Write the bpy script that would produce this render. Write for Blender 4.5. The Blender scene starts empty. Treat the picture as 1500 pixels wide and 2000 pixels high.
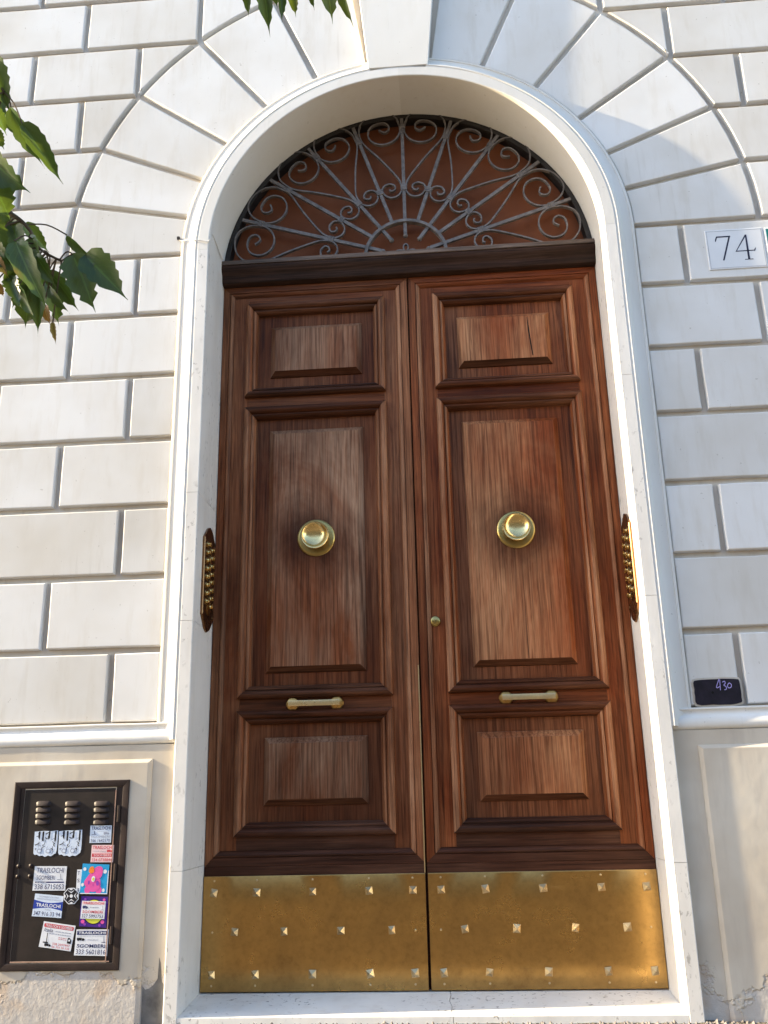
import bpy, bmesh, math, random
from mathutils import Vector, Matrix
random.seed(7)
C = bpy.context.scene.collection
SC = bpy.context.scene
S = 0.8                       # survey units -> metres
Z0 = 0.075                    # pavement lies at z = -0.075 in survey units
def T(p): return Vector((p[0]*S, p[1]*S, (p[2]+Z0)*S))

# ------------------------------------------------------------------ camera
F = 1797.8
CAM = Vector((0.1814, -5.2222, 0.9408))
RX, RY, RZ = 0.3024, 0.0223, 0.0696
Rm = Matrix.Rotation(RZ, 3, 'Z') @ Matrix.Rotation(RX, 3, 'X') @ Matrix.Rotation(RY, 3, 'Y')
cam = bpy.data.cameras.new('camera'); camo = bpy.data.objects.new('camera', cam); C.objects.link(camo)
r_, f_, u_ = Rm.col[0], Rm.col[1], Rm.col[2]
M4 = Matrix((r_, u_, -f_)).transposed().to_4x4(); M4.translation = T(CAM)
camo.matrix_world = M4
cam.sensor_fit = 'VERTICAL'; cam.sensor_height = 36; cam.lens = 36*F/2000; cam.clip_end = 2000; cam.clip_start = 0.05
SC.camera = camo
def ray(u, v): return Rm @ Vector(((u-750)/F, 1, -(v-1000)/F))
def onY(u, v, y):             # a pixel of the photograph met with the plane y
    d = ray(u, v); t = (y-CAM.y)/d.y; return CAM + d*t
def atD(u, v, dist): return CAM + ray(u, v)*dist

# ------------------------------------------------------------------ light
SUN_EL, SUN_OFF = 24.5, 3.8
w = bpy.data.worlds.new('World'); SC.world = w; w.use_nodes = True
wn = w.node_tree.nodes; sk = wn.new('ShaderNodeTexSky'); sk.sky_type = 'NISHITA'; sk.sun_disc = False
sk.sun_elevation = math.radians(SUN_EL); sk.sun_rotation = math.radians(270-SUN_OFF); sk.dust_density = 1.0; sk.ozone_density = 1.0
w.node_tree.links.new(sk.outputs[0], wn['Background'].inputs[0]); wn['Background'].inputs[1].default_value = 0.135
sl = bpy.data.lights.new('sun', 'SUN'); sl.energy = 5.0; sl.angle = math.radians(0.6); sl.color = (1.0, 0.82, 0.55)
so = bpy.data.objects.new('sun', sl); C.objects.link(so)
e, a = math.radians(SUN_EL), math.radians(SUN_OFF)
sd = Vector((-math.cos(e)*math.cos(a), -math.cos(e)*math.sin(a), math.sin(e)))
so.rotation_euler = sd.to_track_quat('Z', 'Y').to_euler(); so.location = T((-6, -3, 7))
SC.view_settings.view_transform = 'Standard'; SC.view_settings.look = 'None'; SC.view_settings.gamma = 1
SC.view_settings.exposure = 2.02

# ------------------------------------------------------------------ materials
MATS = {}
class N:
    def __init__(s, name):
        s.m = bpy.data.materials.new(name); s.m.use_nodes = True; s.t = s.m.node_tree; s.n = s.t.nodes
        s.b = s.n['Principled BSDF']; MATS[name] = s.m
    def node(s, typ, **kw):
        n = s.n.new(typ)
        for k, v in kw.items():
            if k.startswith('i_'):
                key = k[2:]; key = int(key) if key.isdigit() else key.replace('_', ' ')
                n.inputs[key].default_value = v
            else: setattr(n, k, v)
        return n
    def l(s, a, b): s.t.links.new(a, b)
    def pos(s, scale=(1, 1, 1), rnd=0.0):
        g = s.node('ShaderNodeNewGeometry'); mp = s.node('ShaderNodeMapping'); mp.inputs['Scale'].default_value = scale
        src = g.outputs['Position']
        if rnd:
            oi = s.node('ShaderNodeObjectInfo'); mm = s.node('ShaderNodeMath', operation='MULTIPLY', i_1=rnd)
            s.l(oi.outputs['Random'], mm.inputs[0])
            va = s.node('ShaderNodeVectorMath', operation='ADD'); s.l(src, va.inputs[0]); s.l(mm.outputs[0], va.inputs[1]); src = va.outputs[0]
        s.l(src, mp.inputs['Vector']); return mp.outputs[0]
    def noise(s, vec, scale, detail=5, rough=0.55, dist=0.0):
        n = s.node('ShaderNodeTexNoise', i_Scale=scale, i_Detail=detail, i_Roughness=rough, i_Distortion=dist); s.l(vec, n.inputs['Vector']); return n.outputs['Fac']
    def ramp(s, fac, stops):
        n = s.node('ShaderNodeValToRGB'); el = n.color_ramp.elements
        while len(el) < len(stops): el.new(0.5)
        for x, (p, c) in zip(el, stops):
            x.position = p; x.color = (c, c, c, 1) if isinstance(c, (int, float)) else (*c, 1)
        s.l(fac, n.inputs[0]); return n.outputs[0]
    def mix(s, fac, A, B, mode='MIX'):
        n = s.node('ShaderNodeMix', data_type='RGBA', blend_type=mode)
        for sock, v in ((n.inputs[0], fac), (n.inputs[6], A), (n.inputs[7], B)):
            if isinstance(v, (int, float)): sock.default_value = v
            elif isinstance(v, tuple): sock.default_value = (*v, 1)
            else: s.l(v, sock)
        return n.outputs[2]
    def math(s, op, A, B=0.0):
        n = s.node('ShaderNodeMath', operation=op)
        for sock, v in ((n.inputs[0], A), (n.inputs[1], B)):
            if isinstance(v, (int, float)): sock.default_value = v
            else: s.l(v, sock)
        return n.outputs[0]
    def col(s, v):
        if isinstance(v, tuple): s.b.inputs['Base Color'].default_value = (*v, 1)
        else: s.l(v, s.b.inputs['Base Color'])
    def rough(s, v):
        if isinstance(v, (int, float)): s.b.inputs['Roughness'].default_value = v
        else: s.l(v, s.b.inputs['Roughness'])
    def metal(s, v): s.b.inputs['Metallic'].default_value = v
    def bump(s, h, strength=0.3, dist=0.01, prev=None):
        n = s.node('ShaderNodeBump', i_Strength=strength, i_Distance=dist); s.l(h, n.inputs['Height'])
        if prev is not None: s.l(prev, n.inputs['Normal'])
        s.l(n.outputs[0], s.b.inputs['Normal']); return n.outputs[0]

def stucco(name, c, dirt, seed=3.0, dirtamt=0.5):
    k = N(name); p = k.pos(rnd=seed)
    big = k.noise(p, 1.6, 4); streak = k.noise(k.pos((9, 9, 1.6), seed), 2.0, 5, 0.6)
    f = k.math('MULTIPLY', k.ramp(big, [(0.42, 0), (0.75, 1)]), dirtamt)
    f2 = k.math('MULTIPLY', k.ramp(streak, [(0.52, 0), (0.8, 1)]), dirtamt*0.7)
    cc = k.mix(f, c, dirt); cc = k.mix(f2, cc, dirt)
    drip = k.ramp(k.noise(k.pos((16, 16, 0.9), seed), 2.4, 4, 0.65, 0.3), [(0.60, 0), (0.74, 1)])
    cc = k.mix(k.math('MULTIPLY', k.math('MULTIPLY', drip, k.ramp(k.noise(p, 2.2, 2), [(0.45, 0), (0.65, 1)])), 0.55*dirtamt), cc, tuple(x*0.72 for x in dirt))
    spk = k.ramp(k.noise(p, 55, 2, 0.5), [(0.735, 0), (0.76, 1)])
    cc = k.mix(k.math('MULTIPLY', spk, 0.5), cc, tuple(x*0.6 for x in dirt))
    oi = k.node('ShaderNodeObjectInfo'); tone = k.ramp(oi.outputs['Random'], [(0.0, (0.87, 0.862, 0.845)), (0.5, (0.955, 0.95, 0.94)), (1.0, (1.0, 1.0, 1.0))])
    cc = k.mix(1.0, cc, tone, 'MULTIPLY')
    k.col(cc); k.rough(0.75)
    b = k.bump(k.noise(p, 22, 4, 0.6), 0.09, 0.004)
    b = k.bump(k.noise(k.pos((1, 1, 0.5), seed), 6, 2), 0.16, 0.004, b)
    k.bump(k.noise(k.pos((3, 3, 1), seed), 70, 3, 0.6), 0.06, 0.002, b)
    return k
stucco('wall_paint', (0.74, 0.735, 0.72), (0.56, 0.515, 0.44), 3.0, 0.68)
stucco('groove_plaster', (0.62, 0.57, 0.50), (0.40, 0.33, 0.26), 0, 0.9)
stucco('surround_paint', (0.75, 0.735, 0.70), (0.64, 0.60, 0.52), 2.0, 0.5)
def worn_base():
    # plaster broken away along the foot of the wall: rough grey render shows below a ragged line
    k = N('worn_plaster'); p = k.pos()
    sep = k.node('ShaderNodeSeparateXYZ'); g = k.node('ShaderNodeNewGeometry'); k.l(g.outputs['Position'], sep.inputs[0])
    n1 = k.noise(p, 3.2, 6, 0.65); edge = k.math('ADD', k.math('MULTIPLY', n1, 0.75), -0.23)
    m = k.ramp(k.math('SUBTRACT', edge, sep.outputs['Z']), [(0.0, 0), (0.025, 1)])
    sm = k.mix(k.ramp(k.noise(p, 1.7, 4), [(0.4, 0), (0.75, 1)]), (0.62, 0.565, 0.475), (0.42, 0.345, 0.255))
    sm = k.mix(k.math('MULTIPLY', k.ramp(k.noise(k.pos((7, 7, 1.2)), 2, 5), [(0.5, 0), (0.8, 1)]), 0.5), sm, (0.33, 0.28, 0.24))
    ro = k.mix(k.noise(p, 24, 5, 0.7), (0.62, 0.58, 0.53), (0.36, 0.33, 0.30))
    ro = k.mix(k.ramp(k.noise(p, 5, 4), [(0.5, 0), (0.62, 1)]), ro, (0.50, 0.40, 0.31))
    k.col(k.mix(m, sm, ro)); k.rough(0.85)
    b = k.bump(k.math('MULTIPLY', k.noise(p, 38, 5, 0.7), m), 0.45, 0.008)
    b = k.bump(k.math('SUBTRACT', 1.0, m), 0.9, 0.008, b)
    k.bump(k.noise(p, 16, 4), 0.18, 0.006, b)
worn_base()
def travertine(name, c, amt):
    k = N(name); p = k.pos(); amt *= 0.8
    pits = k.ramp(k.noise(k.pos((1, 1, 0.55)), 46, 3, 0.6, 0.4), [(0.60, 0), (0.66, 1)])
    zone = k.ramp(k.noise(p, 4.0, 3), [(0.47, 0), (0.58, 1)])
    pits = k.math('MULTIPLY', k.math('MULTIPLY', pits, zone), amt)
    base = k.mix(k.ramp(k.noise(p, 3, 5), [(0.35, 0), (0.7, 1)]), c, tuple(x*0.88 for x in c))
    base = k.mix(k.math('MULTIPLY', k.ramp(k.noise(k.pos((8, 8, 1)), 1.6, 5), [(0.5, 0), (0.8, 1)]), 0.5), base, (0.58, 0.53, 0.46))
    k.col(k.mix(pits, base, (0.16, 0.14, 0.12))); k.rough(0.55)
    b = k.bump(pits, -0.8, 0.006); k.bump(k.noise(p, 30, 4), 0.12, 0.004, b)
travertine('travertine', (0.76, 0.735, 0.69), 0.6)
travertine('threshold_marble', (0.80, 0.78, 0.73), 1.0)

def wood(name, axis, dark, mid, light, wear=0.5, knob=None, gloss=0.42, dull=0.0):
    dark = tuple(x*0.60 for x in dark); mid = (mid[0]*0.84, mid[1]*0.75, mid[2]*0.70); light = (light[0]*0.95, light[1]*0.83, light[2]*0.76)
    k = N(name)
    sc = {'v': (1, 1, 0.035), 'h': (0.035, 1, 1)}[axis]
    pv = k.pos(sc, 9.0); p = k.pos((1, 1, 0.45) if axis == 'v' else (0.45, 1, 1), 9.0)
    g1 = k.noise(pv, 105, 5, 0.65, 0.9); g2 = k.noise(pv, 17, 4, 0.6, 2.2)
    grain = k.math('ADD', k.math('MULTIPLY', g1, 0.55), k.math('MULTIPLY', g2, 0.45))
    base = k.ramp(grain, [(0.30, dark), (0.50, mid), (0.68, tuple(min(1, x*1.45) for x in mid))])
    patch = k.ramp(k.noise(p, 2.2, 5, 0.65, 0.7), [(0.36, 0), (0.66, 1)])
    fib = k.ramp(g1, [(0.34, 0.35), (0.58, 1)])
    wf = k.math('MULTIPLY', k.math('MULTIPLY', patch, fib), wear)
    c = k.mix(wf, base, light)
    blot = k.ramp(k.noise(p, 1.5, 3, 0.5, 0.3), [(0.47, 0), (0.70, 1)])
    c = k.mix(k.math('MULTIPLY', blot, 0.62), c, dark)
    wv = k.node('ShaderNodeTexWave', wave_type='BANDS', bands_direction='X' if axis == 'v' else 'Z', i_Scale=10.0, i_Distortion=13.0, i_Detail=3.0, i_Detail_Scale=0.7, i_Detail_Roughness=0.6)
    k.l(k.pos((1, 1, 0.07) if axis == 'v' else (0.07, 1, 1), 9.0), wv.inputs['Vector'])
    ring = k.math('MULTIPLY', k.ramp(wv.outputs['Fac'], [(0.0, 1), (0.38, 0)]), k.ramp(k.noise(p, 3.0, 3), [(0.40, 0.05), (0.66, 0.50)]))
    c = k.mix(ring, c, tuple(x*1.1 for x in dark))
    if knob:
        for (kx, kz) in knob:
            g = k.node('ShaderNodeNewGeometry'); wpt = T((kx, 0, kz))
            d = k.node('ShaderNodeVectorMath', operation='DISTANCE'); d.inputs[1].default_value = wpt; k.l(g.outputs['Position'], d.inputs[0])
            nn = k.math('MULTIPLY', k.noise(p, 4.5, 5, 0.65, 0.8), 0.42)
            m = k.ramp(k.math('ADD', d.outputs['Value'], k.math('SUBTRACT', nn, 0.19)), [(0.09, 0.66), (0.17, 0.36), (0.30, 0)])
            c = k.mix(m, c, tuple(x*0.8 for x in dark))
    fine = k.ramp(k.noise(k.pos({'v': (1, 1, 0.02), 'h': (0.02, 1, 1)}[axis], 5.0), 210, 2), [(0.36, 0.72), (0.5, 1.0), (0.64, 1.14)])
    c = k.mix(1.0, c, fine, 'MULTIPLY')
    k.b.inputs['Specular IOR Level'].default_value = 0.11
    k.col(c); k.rough(k.ramp(grain, [(0.3, gloss-0.06), (0.7, gloss+0.18)]))
    b = k.bump(g1, 0.30, 0.0025); k.bump(k.noise(p, 12, 3), 0.10, 0.003, b)
DK, MD, LT = (0.045, 0.0115, 0.0045), (0.190, 0.060, 0.022), (0.40, 0.225, 0.125)
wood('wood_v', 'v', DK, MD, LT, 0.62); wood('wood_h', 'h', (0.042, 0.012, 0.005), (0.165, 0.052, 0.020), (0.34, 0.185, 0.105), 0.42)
wood('wood_worn', 'v', (0.10, 0.034, 0.014), (0.24, 0.095, 0.042), (0.46, 0.27, 0.16), 0.9)
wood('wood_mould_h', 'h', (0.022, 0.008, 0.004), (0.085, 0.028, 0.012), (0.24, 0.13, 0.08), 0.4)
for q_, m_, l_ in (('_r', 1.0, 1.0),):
    wood('wood_v_r', 'v', (0.046, 0.0095, 0.0035), (0.200, 0.052, 0.016), (0.40, 0.19, 0.085), 0.5); wood('wood_h_r', 'h', (0.042, 0.010, 0.004), (0.175, 0.046, 0.015), (0.34, 0.16, 0.08), 0.4)  # right leaf woods, reddened to carry warm bounced light in the colour
wood('wood_ground', 'v', (0.044, 0.011, 0.0045), (0.165, 0.050, 0.018), (0.33, 0.175, 0.095), 0.55)  # panel recess: less worn, with shade beside the moulding painted in
KN = [(-0.59, 2.432), (0.59, 2.432)]
wood('wood_panel', 'v', (0.065, 0.018, 0.007), (0.225, 0.080, 0.032), (0.47, 0.33, 0.225), 1.0, KN)
wood('wood_panel_r', 'v', (0.066, 0.015, 0.0055), (0.240, 0.072, 0.026), (0.47, 0.28, 0.155), 0.92, KN)  # right leaf panels, same warm bounce painted into the tint
wood('wood_low', 'h', (0.022, 0.009, 0.006), (0.068, 0.026, 0.015), (0.17, 0.10, 0.068), 0.4)
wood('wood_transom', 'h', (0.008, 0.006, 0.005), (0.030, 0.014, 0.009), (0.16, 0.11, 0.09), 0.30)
wood('wood_ledge', 'h', (0.05, 0.04, 0.035), (0.14, 0.115, 0.10), (0.27, 0.23, 0.20), 0.6)
def plain(name, c, rough=0.6, metal=0.0, var=0.15, bump=0.1, scale=20, spec=0.25):
    k = N(name); p = k.pos()
    f = k.ramp(k.noise(p, scale, 4), [(0.3, 0), (0.7, 1)])
    k.col(k.mix(f, tuple(x*(1-var) for x in c), tuple(min(1, x*(1+var)) for x in c))); k.rough(rough); k.metal(metal); k.b.inputs['Specular IOR Level'].default_value = spec
    if bump: k.bump(k.noise(p, scale*4, 3), bump, 0.002)
    return k
plain('fanlight_board', (0.165, 0.052, 0.020), 0.75, 0, 0.2, 0.1, 3)
plain('iron_grey', (0.150, 0.136, 0.130), 0.55, 0.1, 0.35, 0.25, 30)
plain('near_black', (0.028, 0.025, 0.024), 0.6, 0.2, 0.3, 0.2, 20)
plain('cabinet_paint', (0.018, 0.012, 0.010), 0.6, 0.0, 0.4, 0.12, 12)
plain('cabinet_frame', (0.024, 0.014, 0.012), 0.5, 0.0, 0.4, 0.2, 12)
plain('lit_edge', (0.42, 0.26, 0.19), 0.5, 0.0, 0.3, 0.1, 30)  # pale tone for light caught on the cabinet door edges
plain('hatch_black', (0.016, 0.013, 0.022), 0.38, 0.0, 0.4, 0.3, 20)
plain('marble_plaque', (0.66, 0.675, 0.69), 0.3, 0.0, 0.04, 0.03, 8)
plain('ink', (0.025, 0.027, 0.055), 0.6, 0, 0.2, 0)
plain('engraving', (0.40, 0.41, 0.43), 0.6, 0, 0.2, 0)
plain('chalk', (0.42, 0.36, 0.75), 0.7, 0, 0.1, 0)
plain('sign_green', (0.01, 0.18, 0.16), 0.4, 0, 0.1, 0)
plain('sign_white', (0.75, 0.78, 0.78), 0.4, 0, 0.05, 0)
plain('rubber', (0.02, 0.02, 0.02), 0.7, 0, 0.1, 0)
plain('wire_white', (0.65, 0.62, 0.56), 0.5, 0, 0.1, 0)
plain('dark_inside', (0.01, 0.009, 0.008), 0.9, 0, 0.1, 0)
PAP = {'paper_white': (0.70, 0.72, 0.76), 'paper_blue_tint': (0.60, 0.68, 0.80), 'paper_pink': (0.78, 0.55, 0.56), 'print_blue': (0.02, 0.05, 0.32), 'print_navy': (0.03, 0.04, 0.13),
       'print_red': (0.55, 0.05, 0.07), 'print_black': (0.012, 0.012, 0.018), 'print_cyan': (0.02, 0.32, 0.62), 'print_magenta': (0.72, 0.10, 0.36), 'print_orange': (0.75, 0.22, 0.03),
       'print_purple': (0.06, 0.02, 0.22), 'print_yellow': (0.62, 0.62, 0.06), 'print_grey': (0.30, 0.33, 0.42), 'print_violet': (0.25, 0.05, 0.40)}
for nme, c in PAP.items(): plain(nme, c, 0.45, 0, 0.06, 0.0, 30)
def brass(name, c, r0, r1, pat, patina=(0.16, 0.12, 0.04)):
    k = N(name); p = k.pos()
    n1 = k.noise(p, 4.5, 6, 0.65); n2 = k.noise(p, 45, 5, 0.7)
    f = k.math('MULTIPLY', k.ramp(n1, [(0.36, 0), (0.72, 1)]), pat)
    f = k.math('ADD', f, k.math('MULTIPLY', k.ramp(n2, [(0.46, 0), (0.74, 1)]), pat*0.55))
    k.col(k.mix(f, c, patina)); k.metal(1.0)
    scr = k.ramp(k.noise(k.pos((0.10, 1, 1.0)), 120, 2, 0.5, 1.5), [(0.66, 0), (0.72, 1)])
    rr_ = k.math('ADD', k.ramp(n1, [(0.3, r0), (0.75, r1)]), k.math('MULTIPLY', scr, 0.18)); k.rough(rr_); b = k.bump(n2, 0.04, 0.002)
    b = k.bump(k.noise(p, 3.5, 2), 0.05, 0.02, b)
    k.bump(k.noise(k.pos((1, 1, 0.1)), 150, 2), 0.03, 0.001, b)
brass('brass_plate', (0.52, 0.315, 0.105), 0.24, 0.38, 0.50, (0.19, 0.10, 0.036))
brass('brass_rose', (0.40, 0.30, 0.11), 0.22, 0.36, 0.5, (0.25, 0.17, 0.06))
brass('brass_polished', (0.74, 0.575, 0.27), 0.15, 0.30, 0.35, (0.34, 0.24, 0.10))
brass('brass_stud', (0.82, 0.65, 0.37), 0.22, 0.40, 0.5, (0.35, 0.28, 0.18))
brass('bronze', (0.25, 0.125, 0.055), 0.20, 0.38, 0.5, (0.05, 0.03, 0.02))
brass('steel_lock', (0.62, 0.56, 0.46), 0.25, 0.4, 0.3)
k = N('asphalt'); p = k.pos()
vr = k.node('ShaderNodeTexVoronoi', i_Scale=85.0); k.l(p, vr.inputs['Vector'])
k.col(k.mix(k.ramp(k.noise(p, 60, 4, 0.7), [(0.35, 0), (0.68, 1)]), (0.050, 0.040, 0.031), (0.160, 0.126, 0.090))); k.rough(0.9)
b = k.bump(vr.outputs['Distance'], 0.9, 0.012); k.bump(k.noise(p, 25, 4), 0.5, 0.02, b)
plain('gravel', (0.17, 0.155, 0.14), 0.9, 0, 0.5, 0.3, 60)
plain('bark', (0.12, 0.09, 0.065), 0.9, 0, 0.4, 0.9, 14)
plain('twig_bark', (0.075, 0.055, 0.035), 0.8, 0, 0.3, 0.4, 40)
def leafmat(name, c1, c2, spot=None):
    k = N(name); p = k.pos(rnd=5.0)
    uv = k.node('ShaderNodeUVMap'); sep = k.node('ShaderNodeSeparateXYZ'); k.l(uv.outputs[0], sep.inputs[0])
    ax = k.math('ABSOLUTE', sep.outputs['X'])
    v = k.math('FRACT', k.math('MULTIPLY', k.math('SUBTRACT', sep.outputs['Y'], k.math('MULTIPLY', ax, 0.35)), 8.0))
    vein = k.ramp(v, [(0.0, 1), (0.10, 0), (0.92, 0), (1.0, 1)])
    mid = k.ramp(ax, [(0.0, 1), (0.05, 1), (0.09, 0)])
    vm = k.math('MAXIMUM', k.math('MULTIPLY', vein, 0.45), mid)
    c = k.mix(k.ramp(k.noise(p, 9, 4), [(0.35, 0), (0.7, 1)]), c1, c2)
    if spot: c = k.mix(k.ramp(k.noise(p, 6, 3), [(0.50, 0), (0.58, 1)]), c, spot)
    c = k.mix(k.math('MULTIPLY', vm, 0.6), c, tuple(min(1, x*2.3) for x in c2))
    k.col(c); k.rough(0.42)
    tr = k.node('ShaderNodeBsdfTranslucent'); k.l(k.mix(0.5, c, (0.20, 0.28, 0.02)), tr.inputs['Color'])
    ms = k.node('ShaderNodeMixShader', i_0=0.30); k.l(k.b.outputs[0], ms.inputs[1]); k.l(tr.outputs[0], ms.inputs[2])
    k.l(ms.outputs[0], k.n['Material Output'].inputs['Surface'])
    k.bump(vm, -0.3, 0.003)
leafmat('leaf_green', (0.016, 0.042, 0.009), (0.034, 0.078, 0.015))
leafmat('leaf_olive', (0.05, 0.075, 0.012), (0.10, 0.13, 0.02))
leafmat('leaf_spotted', (0.05, 0.10, 0.03), (0.09, 0.15, 0.04), (0.42, 0.10, 0.03))
leafmat('leaf_brown', (0.16, 0.09, 0.03), (0.24, 0.15, 0.05), (0.30, 0.09, 0.03))

# ------------------------------------------------------------------ mesh helpers
WLOC = {}
def empty(name, p, label=None, cat=None, group=None):
    o = bpy.data.objects.new(name, None); C.objects.link(o); o.empty_display_size = 0.1
    WLOC[o] = T(p); o.location = T(p); tag(o, label, cat, group); return o
def tag(o, label=None, cat=None, group=None, kind=None):
    if label: o['label'] = label
    if cat: o['category'] = cat
    if group: o['group'] = group
    if kind: o['kind'] = kind
    return o
def link(name, me, wloc, parent=None):
    o = bpy.data.objects.new(name, me); C.objects.link(o); WLOC[o] = wloc
    if parent is not None:
        o.parent = parent; o.location = wloc - WLOC[parent]
    else: o.location = wloc
    return o
class MB:
    def __init__(s): s.v = []; s.f = []
    def add(s, vs, fs):
        k = len(s.v); s.v += [tuple(x) for x in vs]; s.f += [tuple(i+k for i in f) for f in fs]; return s
    def box(s, x0, x1, y0, y1, z0, z1):
        return s.add([(x0,y0,z0),(x1,y0,z0),(x1,y1,z0),(x0,y1,z0),(x0,y0,z1),(x1,y0,z1),(x1,y1,z1),(x0,y1,z1)],
                     [(0,3,2,1),(4,5,6,7),(0,1,5,4),(1,2,6,5),(2,3,7,6),(3,0,4,7)])
    def rings(s, rings, cap0=True, cap1=True, closed=True):
        n = len(rings[0]); k = len(s.v); vs = [p for r in rings for p in r]; fs = []
        for i in range(len(rings)-1):
            for j in range(n if closed else n-1):
                a, b = i*n+j, i*n+(j+1) % n; fs.append((a, b, b+n, a+n))
        if cap0: fs.append(tuple(range(n))[::-1])
        if cap1: fs.append(tuple(range((len(rings)-1)*n, len(rings)*n)))
        return s.add(vs, fs)
    def lathe(s, prof, c, axis='y', n=40):   # prof: (radius, distance along -axis)
        rg = []
        for (r, h) in prof:
            ring = []
            for i in range(n):
                t = 2*math.pi*i/n; A, B = r*math.cos(t), r*math.sin(t)
                if axis == 'y': ring.append((c[0]+A, c[1]-h, c[2]+B))
                elif axis == 'x': ring.append((c[0]+h, c[1]+A, c[2]+B))
                elif axis == '-x': ring.append((c[0]-h, c[1]+A, c[2]+B))
                else: ring.append((c[0]+A, c[1]+B, c[2]+h))
            rg.append(ring)
        return s.rings(rg)
    def tube(s, pts, r, n=8):
        pts = [Vector(p) for p in pts]; rg = []; up = Vector((0.13, 0.31, 0.94))
        for i, p in enumerate(pts):
            d = (pts[min(i+1, len(pts)-1)]-pts[max(i-1, 0)]).normalized()
            x = d.cross(up).normalized(); y = x.cross(d); rr = r[i] if isinstance(r, (list, tuple)) else r
            rg.append([p + (x*math.cos(2*math.pi*j/n)+y*math.sin(2*math.pi*j/n))*rr for j in range(n)])
        return s.rings(rg)
    def build(s, name, mat, parent=None, smooth=None, fix=True):
        vs = [T(p) for p in s.v]
        lo = Vector([min(v[i] for v in vs) for i in range(3)]); hi = Vector([max(v[i] for v in vs) for i in range(3)])
        c = (lo+hi)/2
        if parent is None: c.z = lo.z
        me = bpy.data.meshes.new(name); me.from_pydata([v-c for v in vs], [], s.f)
        if fix:
            bm = bmesh.new(); bm.from_mesh(me); bmesh.ops.recalc_face_normals(bm, faces=bm.faces); bm.to_mesh(me); bm.free()
        if smooth:
            me.polygons.foreach_set('use_smooth', [True]*len(me.polygons)); me.set_sharp_from_angle(angle=math.radians(smooth))
        me.materials.append(MATS[mat]); me.update()
        return link(name, me, c, parent)
def dup(o, delta, parent=None):
    c = o.copy(); C.objects.link(c); wl = WLOC[o] + Vector(delta)*S; WLOC[c] = wl
    p = parent or o.parent
    c.parent = p; c.location = wl - (WLOC[p] if p else Vector((0, 0, 0))); return c
def inset(P, d):
    n = len(P); out = []
    ar = sum(P[i][0]*P[(i+1) % n][1]-P[(i+1) % n][0]*P[i][1] for i in range(n)); sg = 1 if ar > 0 else -1
    for i in range(n):
        a, b, c = Vector(P[i-1]), Vector(P[i]), Vector(P[(i+1) % n])
        e1 = (b-a).normalized(); e2 = (c-b).normalized()
        n1 = Vector((-e1.y, e1.x))*sg; n2 = Vector((-e2.y, e2.x))*sg
        m = n1+n2; L = m.length
        if L < 1e-6: out.append(tuple(b+n1*d)); continue
        m /= L; out.append(tuple(b + m*(d/max(0.3, m.dot(n1)))))
    return out
def prism(mb, P, prof):       # prof: (inset, y) from back to front
    return mb.rings([[(x, y, z) for (x, z) in inset(P, d)] for (d, y) in prof])
def spline(P, n=8):
    P = [Vector(p) for p in P]; out = []
    for i in range(len(P)-1):
        p0, p1, p2, p3 = P[max(i-1, 0)], P[i], P[i+1], P[min(i+2, len(P)-1)]
        for j in range(n):
            t = j/n
            out.append(0.5*((2*p1)+(p2-p0)*t+(2*p0-5*p1+4*p2-p3)*t*t+(3*p1-p0-3*p2+p3)*t**3))
    return out+[P[-1]]

# ------------------------------------------------------------------ ground
def ground():
    mb = MB(); zg = -0.075
    mb.add([(-120, -160, zg-0.004), (120, -160, zg-0.004), (120, 0.5, zg-0.004), (-120, 0.5, zg-0.004)], [(0, 1, 2, 3)])
    tag(mb.build('ground', 'asphalt', fix=False), kind='structure')
    mb = MB(); nx, ny = 240, 26; x0, x1, y0, y1 = -6, 6, -1.7, -0.30; vs = []
    for j in range(ny+1):
        for i in range(nx+1):
            ed = 0 if (j in (0,) or i in (0, nx)) else 1
            vs.append((x0+(x1-x0)*i/nx, y0+(y1-y0)*j/ny, zg+ed*random.uniform(0, 0.012)))
    mb.add(vs, [(j*(nx+1)+i, j*(nx+1)+i+1, (j+1)*(nx+1)+i+1, (j+1)*(nx+1)+i) for j in range(ny) for i in range(nx)])
    tag(mb.build('pavement', 'asphalt', fix=False), kind='structure')
    mb = MB()
    for i in range(900):
        x = random.uniform(-3, 3); y = -0.41-abs(random.gauss(0, 0.06)); r = random.uniform(0.004, 0.013)
        if abs(x) < 1.25: y -= 0.01
        q = [Vector((random.gauss(0, 1), random.gauss(0, 1), random.gauss(0, 1))).normalized()*r*random.uniform(0.8, 1.2) for _ in range(6)]
        o = Vector((x, y, zg+0.008+r*0.4)); d = [(1,0,0),(-1,0,0),(0,1,0),(0,-1,0),(0,0,1),(0,0,-1)]
        vs = [o+Vector(dd)*r*random.uniform(0.7, 1.3) for dd in d]
        mb.add(vs, [(0,2,4),(2,1,4),(1,3,4),(3,0,4),(2,0,5),(1,2,5),(3,1,5),(0,3,5)])
    o = mb.build('gravel', 'gravel'); tag(o, 'loose grit scattered along the foot of the wall', 'gravel', kind='stuff')
ground()

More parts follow.
